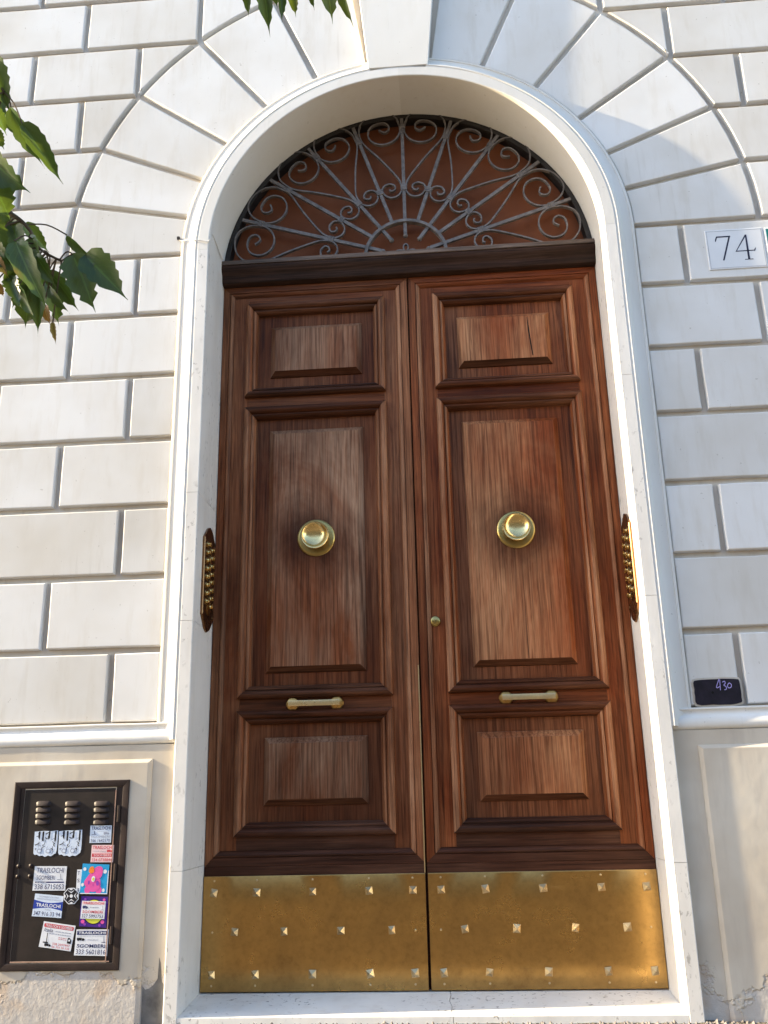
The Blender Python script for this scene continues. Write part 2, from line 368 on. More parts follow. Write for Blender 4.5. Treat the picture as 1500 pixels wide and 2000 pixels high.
# ------------------------------------------------------------------ building front
W, ZS, RV, D, DW, PITCH, ZB = 1.2, 4.1876, 2.127, 0.40, 0.342, 0.41, 1.3354
RM = 1.385                     # outer radius of the door surround
bld = empty('building_front', (0, 0.25, -0.075), 'white stuccoed building front with grooved blocks and an arched doorway', 'building')
def arc(R, a0, a1, n): return [(R*math.cos(math.radians(a0+(a1-a0)*i/n)), ZS+R*math.sin(math.radians(a0+(a1-a0)*i/n))) for i in range(n+1)]
def wall_core():
    mb = MB(); yf, yb = -0.309, 0.25; XE, ZT = 5.2, 7.4
    for s in (-1, 1):
        xa, xb = sorted((s*1.30, s*XE)); mb.box(xa, xb, yf, yb, -0.2, ZS)
    ar = arc(1.30, 180, 0, 48); out = []
    for (x, z) in ar:
        t = math.atan2(z-ZS, x); cx, cz = math.cos(t), max(1e-6, math.sin(t))
        kx = XE/abs(cx) if abs(cx) > 1e-6 else 1e9; kz = (ZT-ZS)/cz; q = min(kx, kz); out.append((q*cx, ZS+q*cz))
    # make the corner rays hit the corners
    for y in (yf,):
        n = len(ar); vs = [(x, y, z) for x, z in ar]+[(x, y, z) for x, z in out]
        mb.add(vs, [(i, i+1, n+i+1, n+i) for i in range(n-1)])
    mb.box(-XE, XE, yb-0.02, yb, ZT, ZT+0.05)
    mb.build('wall_core', 'groove_plaster', bld)
    mb = MB().box(-1.6, 1.6, 0.16, 0.18, -0.1, 5.6); mb.build('dark_backing', 'dark_inside', bld)  # black sheet standing in for the unlit hall behind the gaps
wall_core()
PROF = [(0.0165, -0.285), (0.0175, -0.331), (0.0190, -0.3375), (0.0220, -0.3412), (0.0255, -0.342)]
def block(P, name='stone_block', yj=0.0):
    if len(P) <= 4:
        j = []
        for i in range(4):
            (xa, za), (xb, zb) = P[i], P[(i+1) % 4]; n = 5 if abs(xb-xa) > 0.3 else 3
            for q in range(n): j.append((xa+(xb-xa)*q/n+random.uniform(-.0017, .0017), za+(zb-za)*q/n+random.uniform(-.0017, .0017)))
    else: j = [(x+random.uniform(-.001, .001), z+random.uniform(-.001, .001)) for x, z in P]
    mb = MB(); prism(mb, j, [(d, y+(yj if y < -0.31 else 0)) for d, y in PROF]); return mb.build(name, 'wall_paint', bld)
def circx(z): return math.sqrt(max(0, RV*RV-(z-ZS)**2))
def blocks():
    for s in (-1, 1):
        for k in range(0, 14):
            z0, z1 = ZB+k*PITCH, ZB+(k+1)*PITCH
            if k == 0: z0 -= -0.012
            js = [1.66, 2.47, 3.28, 4.09, 4.9] if k % 2 == 0 else [2.05, 2.86, 3.67, 4.48]
            if k == 9: js[0] = 2.115 if s < 0 else 2.15
            if k == 7: js = [2.86, 3.67, 4.48]
            if k == 8: js = [2.48, 3.28, 4.09, 4.9]
            if k == 10: js = [1.745]+[2.47, 3.28, 4.09, 4.9]
            if k == 11: js = [1.338, 2.13, 2.94, 3.75, 4.56]
            edges = js + [5.2]
            if k < 7: polys = [[(RM-0.012, z0), (js[0], z0), (js[0], z1), (RM-0.012, z1)]]; rest = edges
            elif k <= 10:
                n = 8; cv = [(circx(z0+(z1-z0)*i/n), z0+(z1-z0)*i/n) for i in range(n+1)]
                polys = [[(js[0], z1)] + cv[::-1] + [(js[0], z0)]]; rest = edges
            elif k == 11:
                xt = circx(z1) if z1-ZS < RV else 0; n = 10
                xs = [1.338+(xt-1.338)*i/n for i in range(n+1)]
                cv = [(x, ZS+math.sqrt(RV*RV-x*x)) for x in xs]
                polys = [[(1.338, z1)] + [(1.338, z0)] + cv[1:]]; rest = edges
            else:
                polys = []; rest = [0.30 if k == 13 else 0.42] + [e for e in ([0.9]+edges)]
            for i in range(len(rest)-1): polys.append([(rest[i], z0), (rest[i+1], z0), (rest[i+1], z1), (rest[i], z1)])
            for P in polys: block([(s*x, z) for x, z in P])
        ang = [0.5, 11.6, 23.2, 35.9, 51.2, 67.0, 81.8]
        for a0, a1 in zip(ang, ang[1:]):
            n = 6; P = arc(RM-0.012, a0, a1, n)+arc(RV, a1, a0, n)
            block([(s*x, z) for x, z in P], 'voussoir')
blocks()
# moulded surround: stands 6 cm proud of the wall
MP = [(0.185, -0.300), (0.187, -0.346), (0.183, -0.352), (0.172, -0.353), (0.169, -0.349), (0.160, -0.3495), (0.140, -0.353), (0.122, -0.360),
      (0.108, -0.373), (0.100, -0.388), (0.093, -0.3965), (0.083, -0.400), (0.079, -0.3985), (0.077, -0.396), (0.0705, -0.396), (0.0705, -0.300)]
def surround():
    for s in (-1, 1):
        path = []
        for i in range(13): path.append((None, 1.262+(ZS-1.262)*i/12))
        for i in range(1, 41): path.append((81.9*i/40, 0))
        rg = []
        for a_, z in path:
            if a_ is None: rg.append([(s*(W+d), y, z) for d, y in MP])
            else:
                t = math.radians(a_); rg.append([(s*(W+d)*math.cos(t), y, ZS+(W+d)*math.sin(t)) for d, y in MP])
        MB().rings(rg).build('surround_moulding', 'surround_paint', bld, 28)
        # jamb stones of travertine
        cuts = [-0.09, 0.62, 1.885 if s < 0 else 1.93, 2.615 if s < 0 else 3.2, ZS]
        for z0, z1 in zip(cuts, cuts[1:]):
            P = [(s*W, z0), (s*(W+0.07), z0), (s*(W+0.07), z1), (s*W, z1)]
            mb = MB(); g = 0.001
            xo, xi = s*(W+0.0702), s*W; ch = 0.004
            sec = [(xi, 0.12), (xi, -D+ch), (xi+s*ch, -D), (xo-s*ch, -D), (xo, -D+ch), (xo, 0.12)]
            mb.rings([[(x, y, z0+g) for x, y in sec], [(x, y, z1-g) for x, y in sec]]); mb.build('jamb_stone', 'travertine', bld)
        # archivolt: plain band and soffit
        prof = [(0.0, 0.12), (0.0, -D+0.006), (0.002, -D+0.002), (0.006, -D), (0.066, -D), (0.070, -D+0.004), (0.070, 0.12)]
        rg = []
        for i in range(49):
            t = math.radians(90*i/48); rg.append([(s*(W+d)*math.cos(t), y, ZS+(W+d)*math.sin(t)) for d, y in prof])
        MB().rings(rg).build('archivolt', 'surround_paint', bld, 25)
    mb = MB(); za, zb = 5.458, 7.3
    xa, xb = 0.193, 0.193+0.088*(zb-za)
    prism(mb, [(-xa, za), (xa, za), (xb, zb), (-xb, zb)], [(0, -0.29), (0, -0.398), (0.003, -0.4025)]); mb.build('keystone', 'surround_paint', bld)
surround()
# string course and plinth
SP = [(-0.300, 1.352), (-0.357, 1.352), (-0.3595, 1.349), (-0.3595, 1.343), (-0.353, 1.337), (-0.3505, 1.326), (-0.353, 1.316), (-0.362, 1.308), (-0.370, 1.296),
      (-0.374, 1.280), (-0.374, 1.264), (-0.369, 1.252), (-0.362, 1.246), (-0.358, 1.243), (-0.300, 1.243)]
def base():
    for s in (-1, 1):
        xs = [1.2715]+[1.30+0.2*i for i in range(20)]
        rg = []
        for x in xs:
            jy = random.uniform(-.0015, .0015); jz = random.uniform(-.002, .002)
            rg.append([(s*x, y+jy, z+jz) for y, z in SP])
        MB().rings(rg).build('string_course', 'surround_paint', bld, 35)
        mb = MB(); mb.box(min(s*1.2712, s*5.2), max(s*1.2712, s*5.2), -0.366, 0.2, -0.15, 1.241); mb.build('plinth', 'worn_plaster', bld)
        for x0, x1 in ((1.392, 3.35), (3.55, 5.15)):
            P = [(s*x0, -0.12), (s*x1, -0.12), (s*x1, 1.168), (s*x0, 1.168)]
            mb = MB(); prism(mb, P, [(0, -0.36), (0.002, -0.371), (0.018, -0.3815), (0.022, -0.382)]); mb.build('plinth_panel', 'worn_plaster', bld)
base()
def cement_patch():
    plain('bare_cement', (0.15, 0.145, 0.14), 0.9, 0, 0.35, 0.6, 18)
    for P in ([(-1.386, -0.08), (-1.274, -0.08), (-1.274, 0.10), (-1.290, 0.115), (-1.300, 0.20), (-1.309, 0.225), (-1.312, 0.13), (-1.330, 0.105), (-1.352, 0.088), (-1.372, 0.083), (-1.386, 0.098)],):
        mb = MB(); mb.rings([[(x, y, z) for x, z in P] for y in (-0.360, -0.3672)]); mb.build('cement_patch', 'bare_cement', bld)
cement_patch()
def threshold():
    cr = [(0.100, 0.04), (0.106, -0.08), (0.098, -0.16), (0.112, -0.25), (0.109, -0.33), (0.118, -0.3985)]
    zt = lambda y: 0.0 if y > -0.005 else -0.036*(-y/0.40)
    for s in (-1, 1):
        pl = [(x+s*0.0016, y) for x, y in cr]; ex = s*1.199
        top = [(x, y, zt(y)-0.001) for x, y in pl]+[(ex, y, zt(y)-0.001) for x, y in pl[::-1]]
        bot = [(x, y, -0.12) for x, y, z in top]
        MB().rings([bot, top]).build('threshold_slab', 'threshold_marble', bld)
threshold()

# ------------------------------------------------------------------ unseen block added behind the camera for brass reflections and horizon cover
def opposite():
    t = empty('added_apartment_block', (0, -24, -0.075), 'added ochre apartment block, unseen, across the street facing the arched doorway', 'building')
    plain('ochre_render', (0.33, 0.245, 0.16), 0.85, 0, 0.15, 0.2, 2); plain('shutter_green', (0.04, 0.07, 0.05), 0.6, 0, 0.2, 0.1, 4)
    MB().box(-26, 26, -32, -21, -0.08, 9.2).build('wall', 'ochre_render', t)
    MB().box(-26.3, 26.3, -32.3, -20.6, 9.21, 9.6).build('cornice', 'groove_plaster', t)
    w0 = None
    for fl in range(3):
        for i in range(16):
            if w0 is None:
                w0 = MB().box(-24.7, -23.4, -21.01, -20.93, 1.0, 2.7).build('window', 'surround_paint', t); sh = MB().box(-24.55, -23.55, -20.94, -20.90, 1.12, 2.58).build('shutter', 'shutter_green', w0)
            else:
                c = dup(w0, (i*3.2, 0, fl*2.75), t); c2 = sh.copy(); C.objects.link(c2); c2.parent = c
opposite()
# ------------------------------------------------------------------ door leaves
def mitre_frame(mb_name, x0, x1, z0, z1, prof, s, parent, mv, mh, mbot=None, names=('stile', 'rail'), smooth=35, worn=()):
    """four mitred lengths round a rectangle; prof = closed loop of (inset, y)"""
    g = 0.0007; out = []
    for side in ('L', 'R', 'T', 'B'):
        if side == 'L': r0 = [(x0+d, y, z0+d+g) for d, y in prof]; r1 = [(x0+d, y, z1-d-g) for d, y in prof]
        if side == 'R': r0 = [(x1-d, y, z0+d+g) for d, y in prof]; r1 = [(x1-d, y, z1-d-g) for d, y in prof]
        if side == 'T': r0 = [(x0+d+g, y, z1-d) for d, y in prof]; r1 = [(x1-d-g, y, z1-d) for d, y in prof]
        if side == 'B': r0 = [(x0+d+g, y, z0+d) for d, y in prof]; r1 = [(x1-d-g, y, z0+d) for d, y in prof]
        rg = [[(s*x, y, z) for x, y, z in r] for r in (r0, r1)]
        m = mv if side in 'LR' else (mbot if (side == 'B' and mbot) else mh)
        o = MB().rings(rg).build(names[0] if side in 'LR' else names[1], m, parent, smooth); out.append(o)
        if side in 'LR' and worn:
            o.data.materials.append(MATS['wood_worn']); n = len(prof)
            for pi in range(n):
                if pi in worn: o.data.polygons[pi].material_index = 1
    return out
FR = [(0, 0.055), (0, 0.002), (0.002, 0.0), (0.042, 0.0), (0.0435, 0.006), (0.046, 0.006), (0.048, -0.001), (0.054, -0.004), (0.062, -0.002), (0.070, 0.005), (0.077, 0.0145), (0.079, 0.018), (0.079, 0.055)]
MO = [(0, 0.06), (0, -0.010), (0.004, -0.017), (0.012, -0.0225), (0.021, -0.024), (0.031, -0.0205), (0.038, -0.013), (0.0415, -0.003), (0.0425, 0.003), (0.046, 0.004),
      (0.048, -0.001), (0.055, -0.001), (0.061, 0.004), (0.067, 0.013), (0.071, 0.022), (0.0715, 0.043), (0.0745, 0.045), (0.0745, 0.06)]
PANELS = [(3.362, 4.020), (1.500, 3.293), (0.760, 1.432)]
FIELD = [(3.508, 3.862), (1.646, 3.143), (0.920, 1.283)]
STUD_TOP = [0.074, 0.306, 0.606, 0.906, 1.137]; STUD_MID = [0.190, 0.457, 0.757, 1.020]
def stud_mesh():
    mb = MB(); r = 0.0185
    sq = lambda q, y: [(-q, y, -q*1.05), (q, y, -q*1.05), (q, y, q*1.05), (-q, y, q*1.05)]
    mb.rings([sq(r*1.0, 0), sq(r*1.02, -0.007), sq(0.0012, -0.026)]); return mb
def leaf(s, label):
    t = empty('door_leaf', (s*0.6, 0.03, 0.0), label, 'door', 'two leaves of the doorway')
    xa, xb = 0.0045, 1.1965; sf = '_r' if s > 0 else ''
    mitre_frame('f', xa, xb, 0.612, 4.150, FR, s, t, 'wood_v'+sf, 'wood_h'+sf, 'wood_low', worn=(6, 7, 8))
    lo = MB().box(min(s*xa, s*xb), max(s*xa, s*xb), 0.001, 0.055, 0.004, 0.611); lo.build('bottom_rail', 'wood_low', t)
    for x0, x1 in ((0.0805, 0.165), (1.030, 1.1205)):
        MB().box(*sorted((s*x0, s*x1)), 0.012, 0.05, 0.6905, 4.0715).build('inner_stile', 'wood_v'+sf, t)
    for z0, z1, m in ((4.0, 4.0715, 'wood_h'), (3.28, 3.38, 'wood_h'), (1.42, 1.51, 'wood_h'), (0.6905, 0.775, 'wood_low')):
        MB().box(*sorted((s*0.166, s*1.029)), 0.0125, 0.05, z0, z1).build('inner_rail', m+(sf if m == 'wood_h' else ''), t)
    for i, ((z0, z1), (f0, f1)) in enumerate(zip(PANELS, FIELD)):
        mb = MB(); x0, x1 = 0.225, 0.970
        fx0, fx1 = 0.306, 0.886
        rc = lambda q0, q1, w0, w1, y: [(s*q0, y, w0), (s*q1, y, w0), (s*q1, y, w1), (s*q0, y, w1)]
        n = 0.0
        rg = [rc(x0, x1, z0+.068, z1-.068, 0.065), rc(x0, x1, z0+.068, z1-.068, 0.045), rc(fx0-.002, fx1+.002, f0-.002, f1+.002, 0.045), rc(fx0, fx1, f0, f1, 0.037),
              rc(fx0+.030, fx1-.030, f0+.030, f1-.030, 0.010), rc(fx0+.0315, fx1-.0315, f0+.0315, f1-.0315, 0.006), rc(fx0+.034, fx1-.034, f0+.034, f1-.034, 0.0055)]
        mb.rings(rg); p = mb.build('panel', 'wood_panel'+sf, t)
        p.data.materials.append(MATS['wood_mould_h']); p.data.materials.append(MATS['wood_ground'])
        for q in range(4, 20): p.data.polygons[q].material_index = 2 if q < 8 else (1 if q % 4 == 0 else 0)  # lower bevel and recess take darker woods, their shade painted in
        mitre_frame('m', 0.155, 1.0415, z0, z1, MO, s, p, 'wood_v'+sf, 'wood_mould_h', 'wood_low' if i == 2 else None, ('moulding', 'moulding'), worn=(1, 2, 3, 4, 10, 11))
    if s > 0:                                     # the split in the small panel and the open joint of the tall one
        p0 = [o for o in t.children if o.name.startswith('panel')]
        mb = MB(); q = [(0.746, 3.822), (0.750, 3.74), (0.757, 3.65), (0.766, 3.553)]; wd = [0.001, 0.0042, 0.0036, 0.003]
        mb.add([(x-w_, 0.0048, z) for (x, z), w_ in zip(q, wd)]+[(x+w_, 0.0048, z) for (x, z), w_ in zip(q, wd)], [(i, i+1, i+5, i+4) for i in range(3)])
        mb.build('split', 'dark_inside', p0[0])
        mb = MB(); q = [(0.612, 2.16), (0.614, 2.0), (0.613, 1.85), (0.6145, 1.68)]; wd = [0.0004, 0.0012, 0.0014, 0.0016]
        mb.add([(x-w_, 0.0048, z) for (x, z), w_ in zip(q, wd)]+[(x+w_, 0.0048, z) for (x, z), w_ in zip(q, wd)], [(i, i+1, i+5, i+4) for i in range(3)])
        mb.build('split', 'dark_inside', p0[1])
    # knob
    kc = (s*0.590, 0.0055, 2.432)
    rose = MB().lathe([(0.02, 0.0), (0.112, 0.0), (0.1135, 0.006), (0.109, 0.013), (0.098, 0.0165), (0.092, 0.016), (0.075, 0.019), (0.04, 0.022)], kc, n=56).build('knob', 'brass_rose', t, 40)
    MB().lathe([(0.058, 0.018), (0.057, 0.025), (0.055, 0.034), (0.057, 0.045), (0.066, 0.055), (0.078, 0.061), (0.0825, 0.066), (0.0825, 0.071), (0.079, 0.075), (0.0745, 0.0745),
                (0.069, 0.068), (0.057, 0.057), (0.039, 0.049), (0.018, 0.0455), (0.002, 0.045)], kc, n=56).build('knob_cup', 'brass_polished', rose, 40)
    # pull handle
    hz = 1.4635; hx = (0.473, 0.724)
    mb = MB(); x0, x1 = 0.452, 0.742
    mb.rings([[(s*x, y, z) for (y, z) in ((-0.030, hz-.0145), (-0.041, hz-.0155), (-0.043, hz), (-0.041, hz+.0155), (-0.030, hz+.0145))] for x in (x0, x0+.004, x1-.004, x1)])
    h = mb.build('pull_handle', 'brass_stud', t, 30)
    for x in hx:
        MB().lathe([(0.012, -0.001), (0.038, -0.001), (0.039, 0.004), (0.034, 0.010), (0.022, 0.012), (0.0135, 0.016), (0.0125, 0.03), (0.0125, 0.040)], (s*x, 0.0115, hz), n=28).build('rosette', 'brass_plate', h, 40)
    # kick plate
    px0, px1 = (0.0075, 1.1955)
    mb = MB(); zz = [0.004, 0.010, 0.14, 0.28, 0.42, 0.560, 0.5635]; xx = [px0+(px1-px0)*i/14 for i in range(15)]
    vs = []
    for iz, z in enumerate(zz):
        for ix, x in enumerate(xx):
            y = -0.0085+(random.uniform(-.0003, .0003) if 0 < iz < 6 and 0 < ix < 14 else 0)+(0.002 if iz in (0, 6) else 0)
            vs.append((s*x, y, z))
    nx = len(xx); mb.add(vs, [(j*nx+i, j*nx+i+1, (j+1)*nx+i+1, (j+1)*nx+i) for j in range(len(zz)-1) for i in range(nx-1)])
    bord = [j*nx for j in range(len(zz))]+[(len(zz)-1)*nx+i for i in range(1, nx)]+[j*nx+nx-1 for j in range(len(zz)-2, -1, -1)]+[i for i in range(nx-2, 0, -1)]
    k0 = len(mb.v); mb.v += [(mb.v[i][0], 0.0005, mb.v[i][2]) for i in bord]
    for q in range(len(bord)): mb.f.append((bord[q], bord[(q+1) % len(bord)], k0+(q+1) % len(bord), k0+q))
    kp = mb.build('kick_plate', 'brass_plate', t, 30)
    st = None
    rows = [(0.482, STUD_TOP), (0.290, STUD_MID), (0.086, STUD_TOP)]
    for z, xs in rows:
        for x in xs:
            if st is None:
                mb = stud_mesh(); mb.v = [(a+s*x, b-0.0085, c+z) for a, b, c in mb.v]; st = mb.build('stud', 'brass_stud', kp); org = (x, z)
                o = st
            else: o = dup(st, (s*(x-org[0]), 0, z-org[1]), kp)
            o.rotation_euler = (0, random.uniform(-.2, .2), 0); o.scale = (random.uniform(.92, 1.06), 1, random.uniform(.92, 1.06))
    sc = None
    for z, xs in ((0.541, STUD_TOP), (0.033, STUD_TOP), (0.288, [0.066, 1.140])):
        for x in xs:
            if sc is None: sc = MB().lathe([(0.0058, -.001), (0.0055, 0.0012), (0.003, 0.0022), (0.0005, 0.0023)], (s*x, -0.0088, z), n=10).build('screw', 'brass_stud', kp, 30); o2 = (x, z)
            else: dup(sc, (s*(x-o2[0]), 0, z-o2[1]), kp)
    if s > 0:
        lk = MB().lathe([(0.030, -0.004), (0.031, 0.003), (0.0285, 0.007), (0.025, 0.0085), (0.0245, 0.015), (0.020, 0.0175), (0.002, 0.018)], (0.0975, 0.0125, 1.908), n=30).build('lock', 'brass_rose', t, 40)
        MB().box(0.0965, 0.0985, -0.0062, -0.0052, 1.899, 1.9125).build('keyhole', 'dark_inside', lk)
    else:
        MB().box(-0.004, 0.004, 0.056, 0.075, 0.0, 4.14).build('rebate_strip', 'wood_low', t)
        MB().box(-0.0108, -0.0052, -0.0042, 0.0008, 0.566, 1.66).build('edge_strip', 'brass_stud', t)
    return t
leaf(-1, 'weathered brown wooden door leaf without a lock, with knob and studded brass kick plate')
leaf(1, 'reddish brown wooden door leaf with lock cylinder and split top panel')

# ------------------------------------------------------------------ fanlight
GC = 4.284                    # centre of the grille
ZT = 4.297                    # top of the transom
def fanlight():
    t = empty('fanlight', (0, 0.0, 4.151), 'half round fanlight with grey wrought iron scroll grille over a dark wooden transom', 'fanlight')
    TP = [(0.06, 4.1515), (-0.030, 4.1515), (-0.044, 4.158), (-0.050, 4.172), (-0.052, 4.194), (-0.060, 4.212), (-0.074, 4.228), (-0.083, 4.246), (-0.0845, 4.264), (-0.080, 4.2675), (0.06, 4.2675)]
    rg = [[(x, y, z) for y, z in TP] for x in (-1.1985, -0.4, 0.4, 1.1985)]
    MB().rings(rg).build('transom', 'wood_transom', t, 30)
    MB().box(-1.1985, 1.1985, -0.091, 0.06, 4.2695, ZT).build('transom_ledge', 'wood_ledge', t)
    n = 48; P = [p for p in arc(1.1985, 5.2, 174.8, n)]
    mb = MB(); mb.rings([[(x, 0.05, z) for x, z in P], [(x, 0.030, z) for x, z in P]]); mb.build('backing_board', 'fanlight_board', t)
    # dark band along the arch edge
    rg = []
    for i in range(49):
        tt = math.radians(5.5+169*i/48); rg.append([(r*math.cos(tt), y, ZS+r*math.sin(tt)) for r, y in ((1.1975, -0.045), (1.1975, 0.029), (1.166, 0.029), (1.166, -0.045))])
    MB().rings(rg).build('rim', 'near_black', t, 30)
    def bar(pts, th, y0, y1, name, parent=t, mat='iron_grey'):
        pts = [Vector(p) for p in pts]; rg = []
        for i, p in enumerate(pts):
            d = (pts[min(i+1, len(pts)-1)]-pts[max(i-1, 0)]).normalized(); nn = Vector((-d.y, d.x))*th/2
            a_, b_ = p+nn, p-nn; rg.append([(a_.x, y0, a_.y), (b_.x, y0, b_.y), (b_.x, y1, b_.y), (a_.x, y1, a_.y)])
        return MB().rings(rg).build(name, mat, parent, 35)
    pol = lambda r, a_: (r*math.cos(math.radians(a_)), GC+r*math.sin(math.radians(a_)))
    def reach(a_):                     # from the grille centre out to the rim
        c, s_ = math.cos(math.radians(a_)), math.sin(math.radians(a_)); dz = GC-ZS
        return -dz*s_+math.sqrt((dz*s_)**2-(dz*dz-1.168**2))
    for i in range(1, 10):
        a_ = 18*i; odd = i % 2 == 1
        r0 = 0.165 if odd else 0.262; R = reach(a_)
        if odd:
            pts = [pol(r0, a_), pol(0.20, a_), pol(0.23, a_), pol(0.262, a_), pol(R, a_)]
        else: pts = [pol(r0, a_), pol(R, a_)]
        sp = bar(pts, 0.0215, -0.046, -0.026, 'spoke')
        if odd:
            c = pol(0.155, a_); mb = MB()
            rg = []
            for q in range(7):
                ph = -math.pi/2+math.pi*q/6; rr = 0.0155*math.cos(ph)+0.0006; h = 0.0155*math.sin(ph)
                rg.append([(c[0]+rr*math.cos(2*math.pi*m/12), -0.036+h, c[1]+rr*math.sin(2*math.pi*m/12)) for m in range(12)])
            mb.rings(rg); mb.build('ball_tip', 'iron_grey', sp, 60)
        for rc, odd_r in ((0.515, 0.515), (0.945, 1.0)):
            rr = odd_r if odd else rc
            d = Vector((math.cos(math.radians(a_)), math.sin(math.radians(a_)))); nn = Vector((-d.y, d.x)); c = Vector(pol(rr, a_))
            mb = MB()
            for o_ in ((-0.0175, -0.0065), (-0.0045, 0.0065), (0.0085, 0.0185)):
                q = [c+d*o_[0]+nn*.021, c+d*o_[0]-nn*.021, c+d*o_[1]-nn*.021, c+d*o_[1]+nn*.021]
                mb.rings([[(p.x, -0.021, p.y) for p in q], [(p.x, -0.0515, p.y) for p in q]])
            mb.build('collar', 'iron_grey', sp)
    ring = [pol(0.262, a_) for a_ in [180-180*i/40 for i in range(41)]]; ring = [p for p in ring if p[1] > ZT-0.002]
    bar(ring, 0.020, -0.056, -0.020, 'half_ring')
    PATH = [(1.003, 9), (0.985, 9.9), (0.975, 11.2), (0.990, 12.6), (1.022, 12.9), (1.052, 11.2), (1.050, 7.6), (1.015, 5.0), (0.955, 4.3), (0.905, 6.0), (0.880, 9.2), (0.885, 12.8), (0.915, 15.6), (0.965, 17.1), (1.015, 17.0),
            (1.075, 16.0), (1.125, 13.6), (1.142, 10.6), (1.130, 6.8), (1.095, 3.7), (1.040, 1.6), (0.960, 1.1), (0.900, 1.9), (0.78, 6.1), (0.66, 11.2), (0.585, 15.0), (0.535, 16.4), (0.495, 16.1), (0.463, 13.4), (0.452, 9.0), (0.466, 4.6), (0.500, 2.3),
            (0.535, 2.6), (0.556, 5.0), (0.560, 8.6), (0.540, 11.6), (0.514, 11.4), (0.503, 8.6), (0.517, 7.2)]
    for e_ in (0, 36, 72, 108, 144, 180):
        for sg in (1, -1):
            if (e_ == 0 and sg < 0) or (e_ == 180 and sg > 0): continue
            pts = [p for p in spline([Vector(pol(r, e_+sg*o_)) for r, o_ in PATH], 5)]
            runs, cur = [], []
            for p in pts:
                if p.y > ZT-0.003: cur.append(p)
                else:
                    if len(cur) > 3: runs.append(cur)
                    cur = []
            if len(cur) > 3: runs.append(cur)
            for run in runs: bar(run, 0.0095, -0.047, -0.025, 'scroll')
    # little fleur in the half ring
    for sg in (-1, 1):
        bar(spline([Vector((sg*x, ZT+z)) for x, z in ((0.004, 0.0), (0.012, 0.022), (0.035, 0.033), (0.062, 0.027), (0.078, 0.006), (0.080, -0.002))], 5), 0.008, -0.046, -0.028, 'fleur_petal')
    bar(spline([Vector((x, ZT+z)) for x, z in ((0.0, 0.0), (-0.004, 0.02), (-0.015, 0.045), (-0.012, 0.068), (0.0, 0.076), (0.012, 0.068), (0.015, 0.045), (0.004, 0.02), (0.001, 0.0))], 5), 0.008, -0.046, -0.028, 'fleur_petal')
fanlight()

# ------------------------------------------------------------------ bell panels on the reveals
def bells(s, label, oval):
    x = s*1.2; ax = '-x' if s > 0 else 'x'
    t = empty('doorbell_panel', (x-s*0.003, -0.15, 1.85), label, 'doorbell', 'bell panels on the two jambs')
    yc, hw = -0.152, 0.118; z0, z1 = (1.860, 2.475) if s < 0 else (1.835, 2.455)
    P = [(yc-hw, z0+0.085), (yc-hw+0.012, z0+0.075), (yc-0.045, z0+0.018), (yc, z0), (yc+0.045, z0+0.018), (yc+hw-0.012, z0+0.075), (yc+hw, z0+0.085),
         (yc+hw, z1-0.085), (yc+hw-0.012, z1-0.075), (yc+0.045, z1-0.018), (yc, z1), (yc-0.045, z1-0.018), (yc-hw+0.012, z1-0.075), (yc-hw, z1-0.085)]
    mb = MB(); mb.rings([[(x-s*h, y, z) for y, z in inset(P, d)] for d, h in ((0, 0.0), (0, 0.011), (0.004, 0.015), (0.008, 0.015), (0.010, 0.0135))]); mb.build('plate', 'bronze', t, 30)
    b0 = None
    for r in range(8):
        for c in range(2):
            y = yc+(-0.050 if c == 0 else 0.030); z = z1-0.115-r*0.0475-(0.018 if c else 0)
            if b0 is None:
                b0 = MB().lathe([(0.012, 0.0), (0.0215, 0.0), (0.0215, 0.003), (0.013, 0.0055), (0.011, 0.010), (0.0155, 0.015), (0.0165, 0.019), (0.012, 0.0225), (0.001, 0.024)], (x-s*0.0135, y, z), ax, 18).build('bell_button', 'brass_polished', t, 50); o_ = (y, z)
            else: dup(b0, (0, y-o_[0], z-o_[1]), t)
    if oval:
        mb = MB(); rg = []
        for q, h in ((1.0, 0.0), (1.0, 0.003), (0.93, 0.0045)):
            rg.append([(x-s*(0.0135+h), yc+0.036*q*math.cos(2*math.pi*i/28), z0+0.135+0.040*q*math.sin(2*math.pi*i/28)) for i in range(28)])
        mb.rings(rg).build('name_oval', 'brass_plate', t, 40)
    else:
        MB().lathe([(0.020, 0.0), (0.021, 0.002), (0.017, 0.003), (0.016, 0.0015), (0.001, 0.0015)], (x-s*0.0135, yc, z0+0.14), ax, 24).build('keyhole_ring', 'bronze', t, 40)
    for y in (yc-hw+0.02, yc+hw-0.02):
        for z in (z0+0.10, z1-0.10):
            MB().lathe([(0.006, 0.0), (0.006, 0.002), (0.001, 0.003)], (x-s*0.0135, y, z), ax, 8).build('screw', 'brass_stud', t, 40)
bells(-1, 'bronze doorbell panel with a tan oval plate below two columns of brass buttons', True)
bells(1, 'bronze doorbell panel with brass buttons and no oval plate', False)

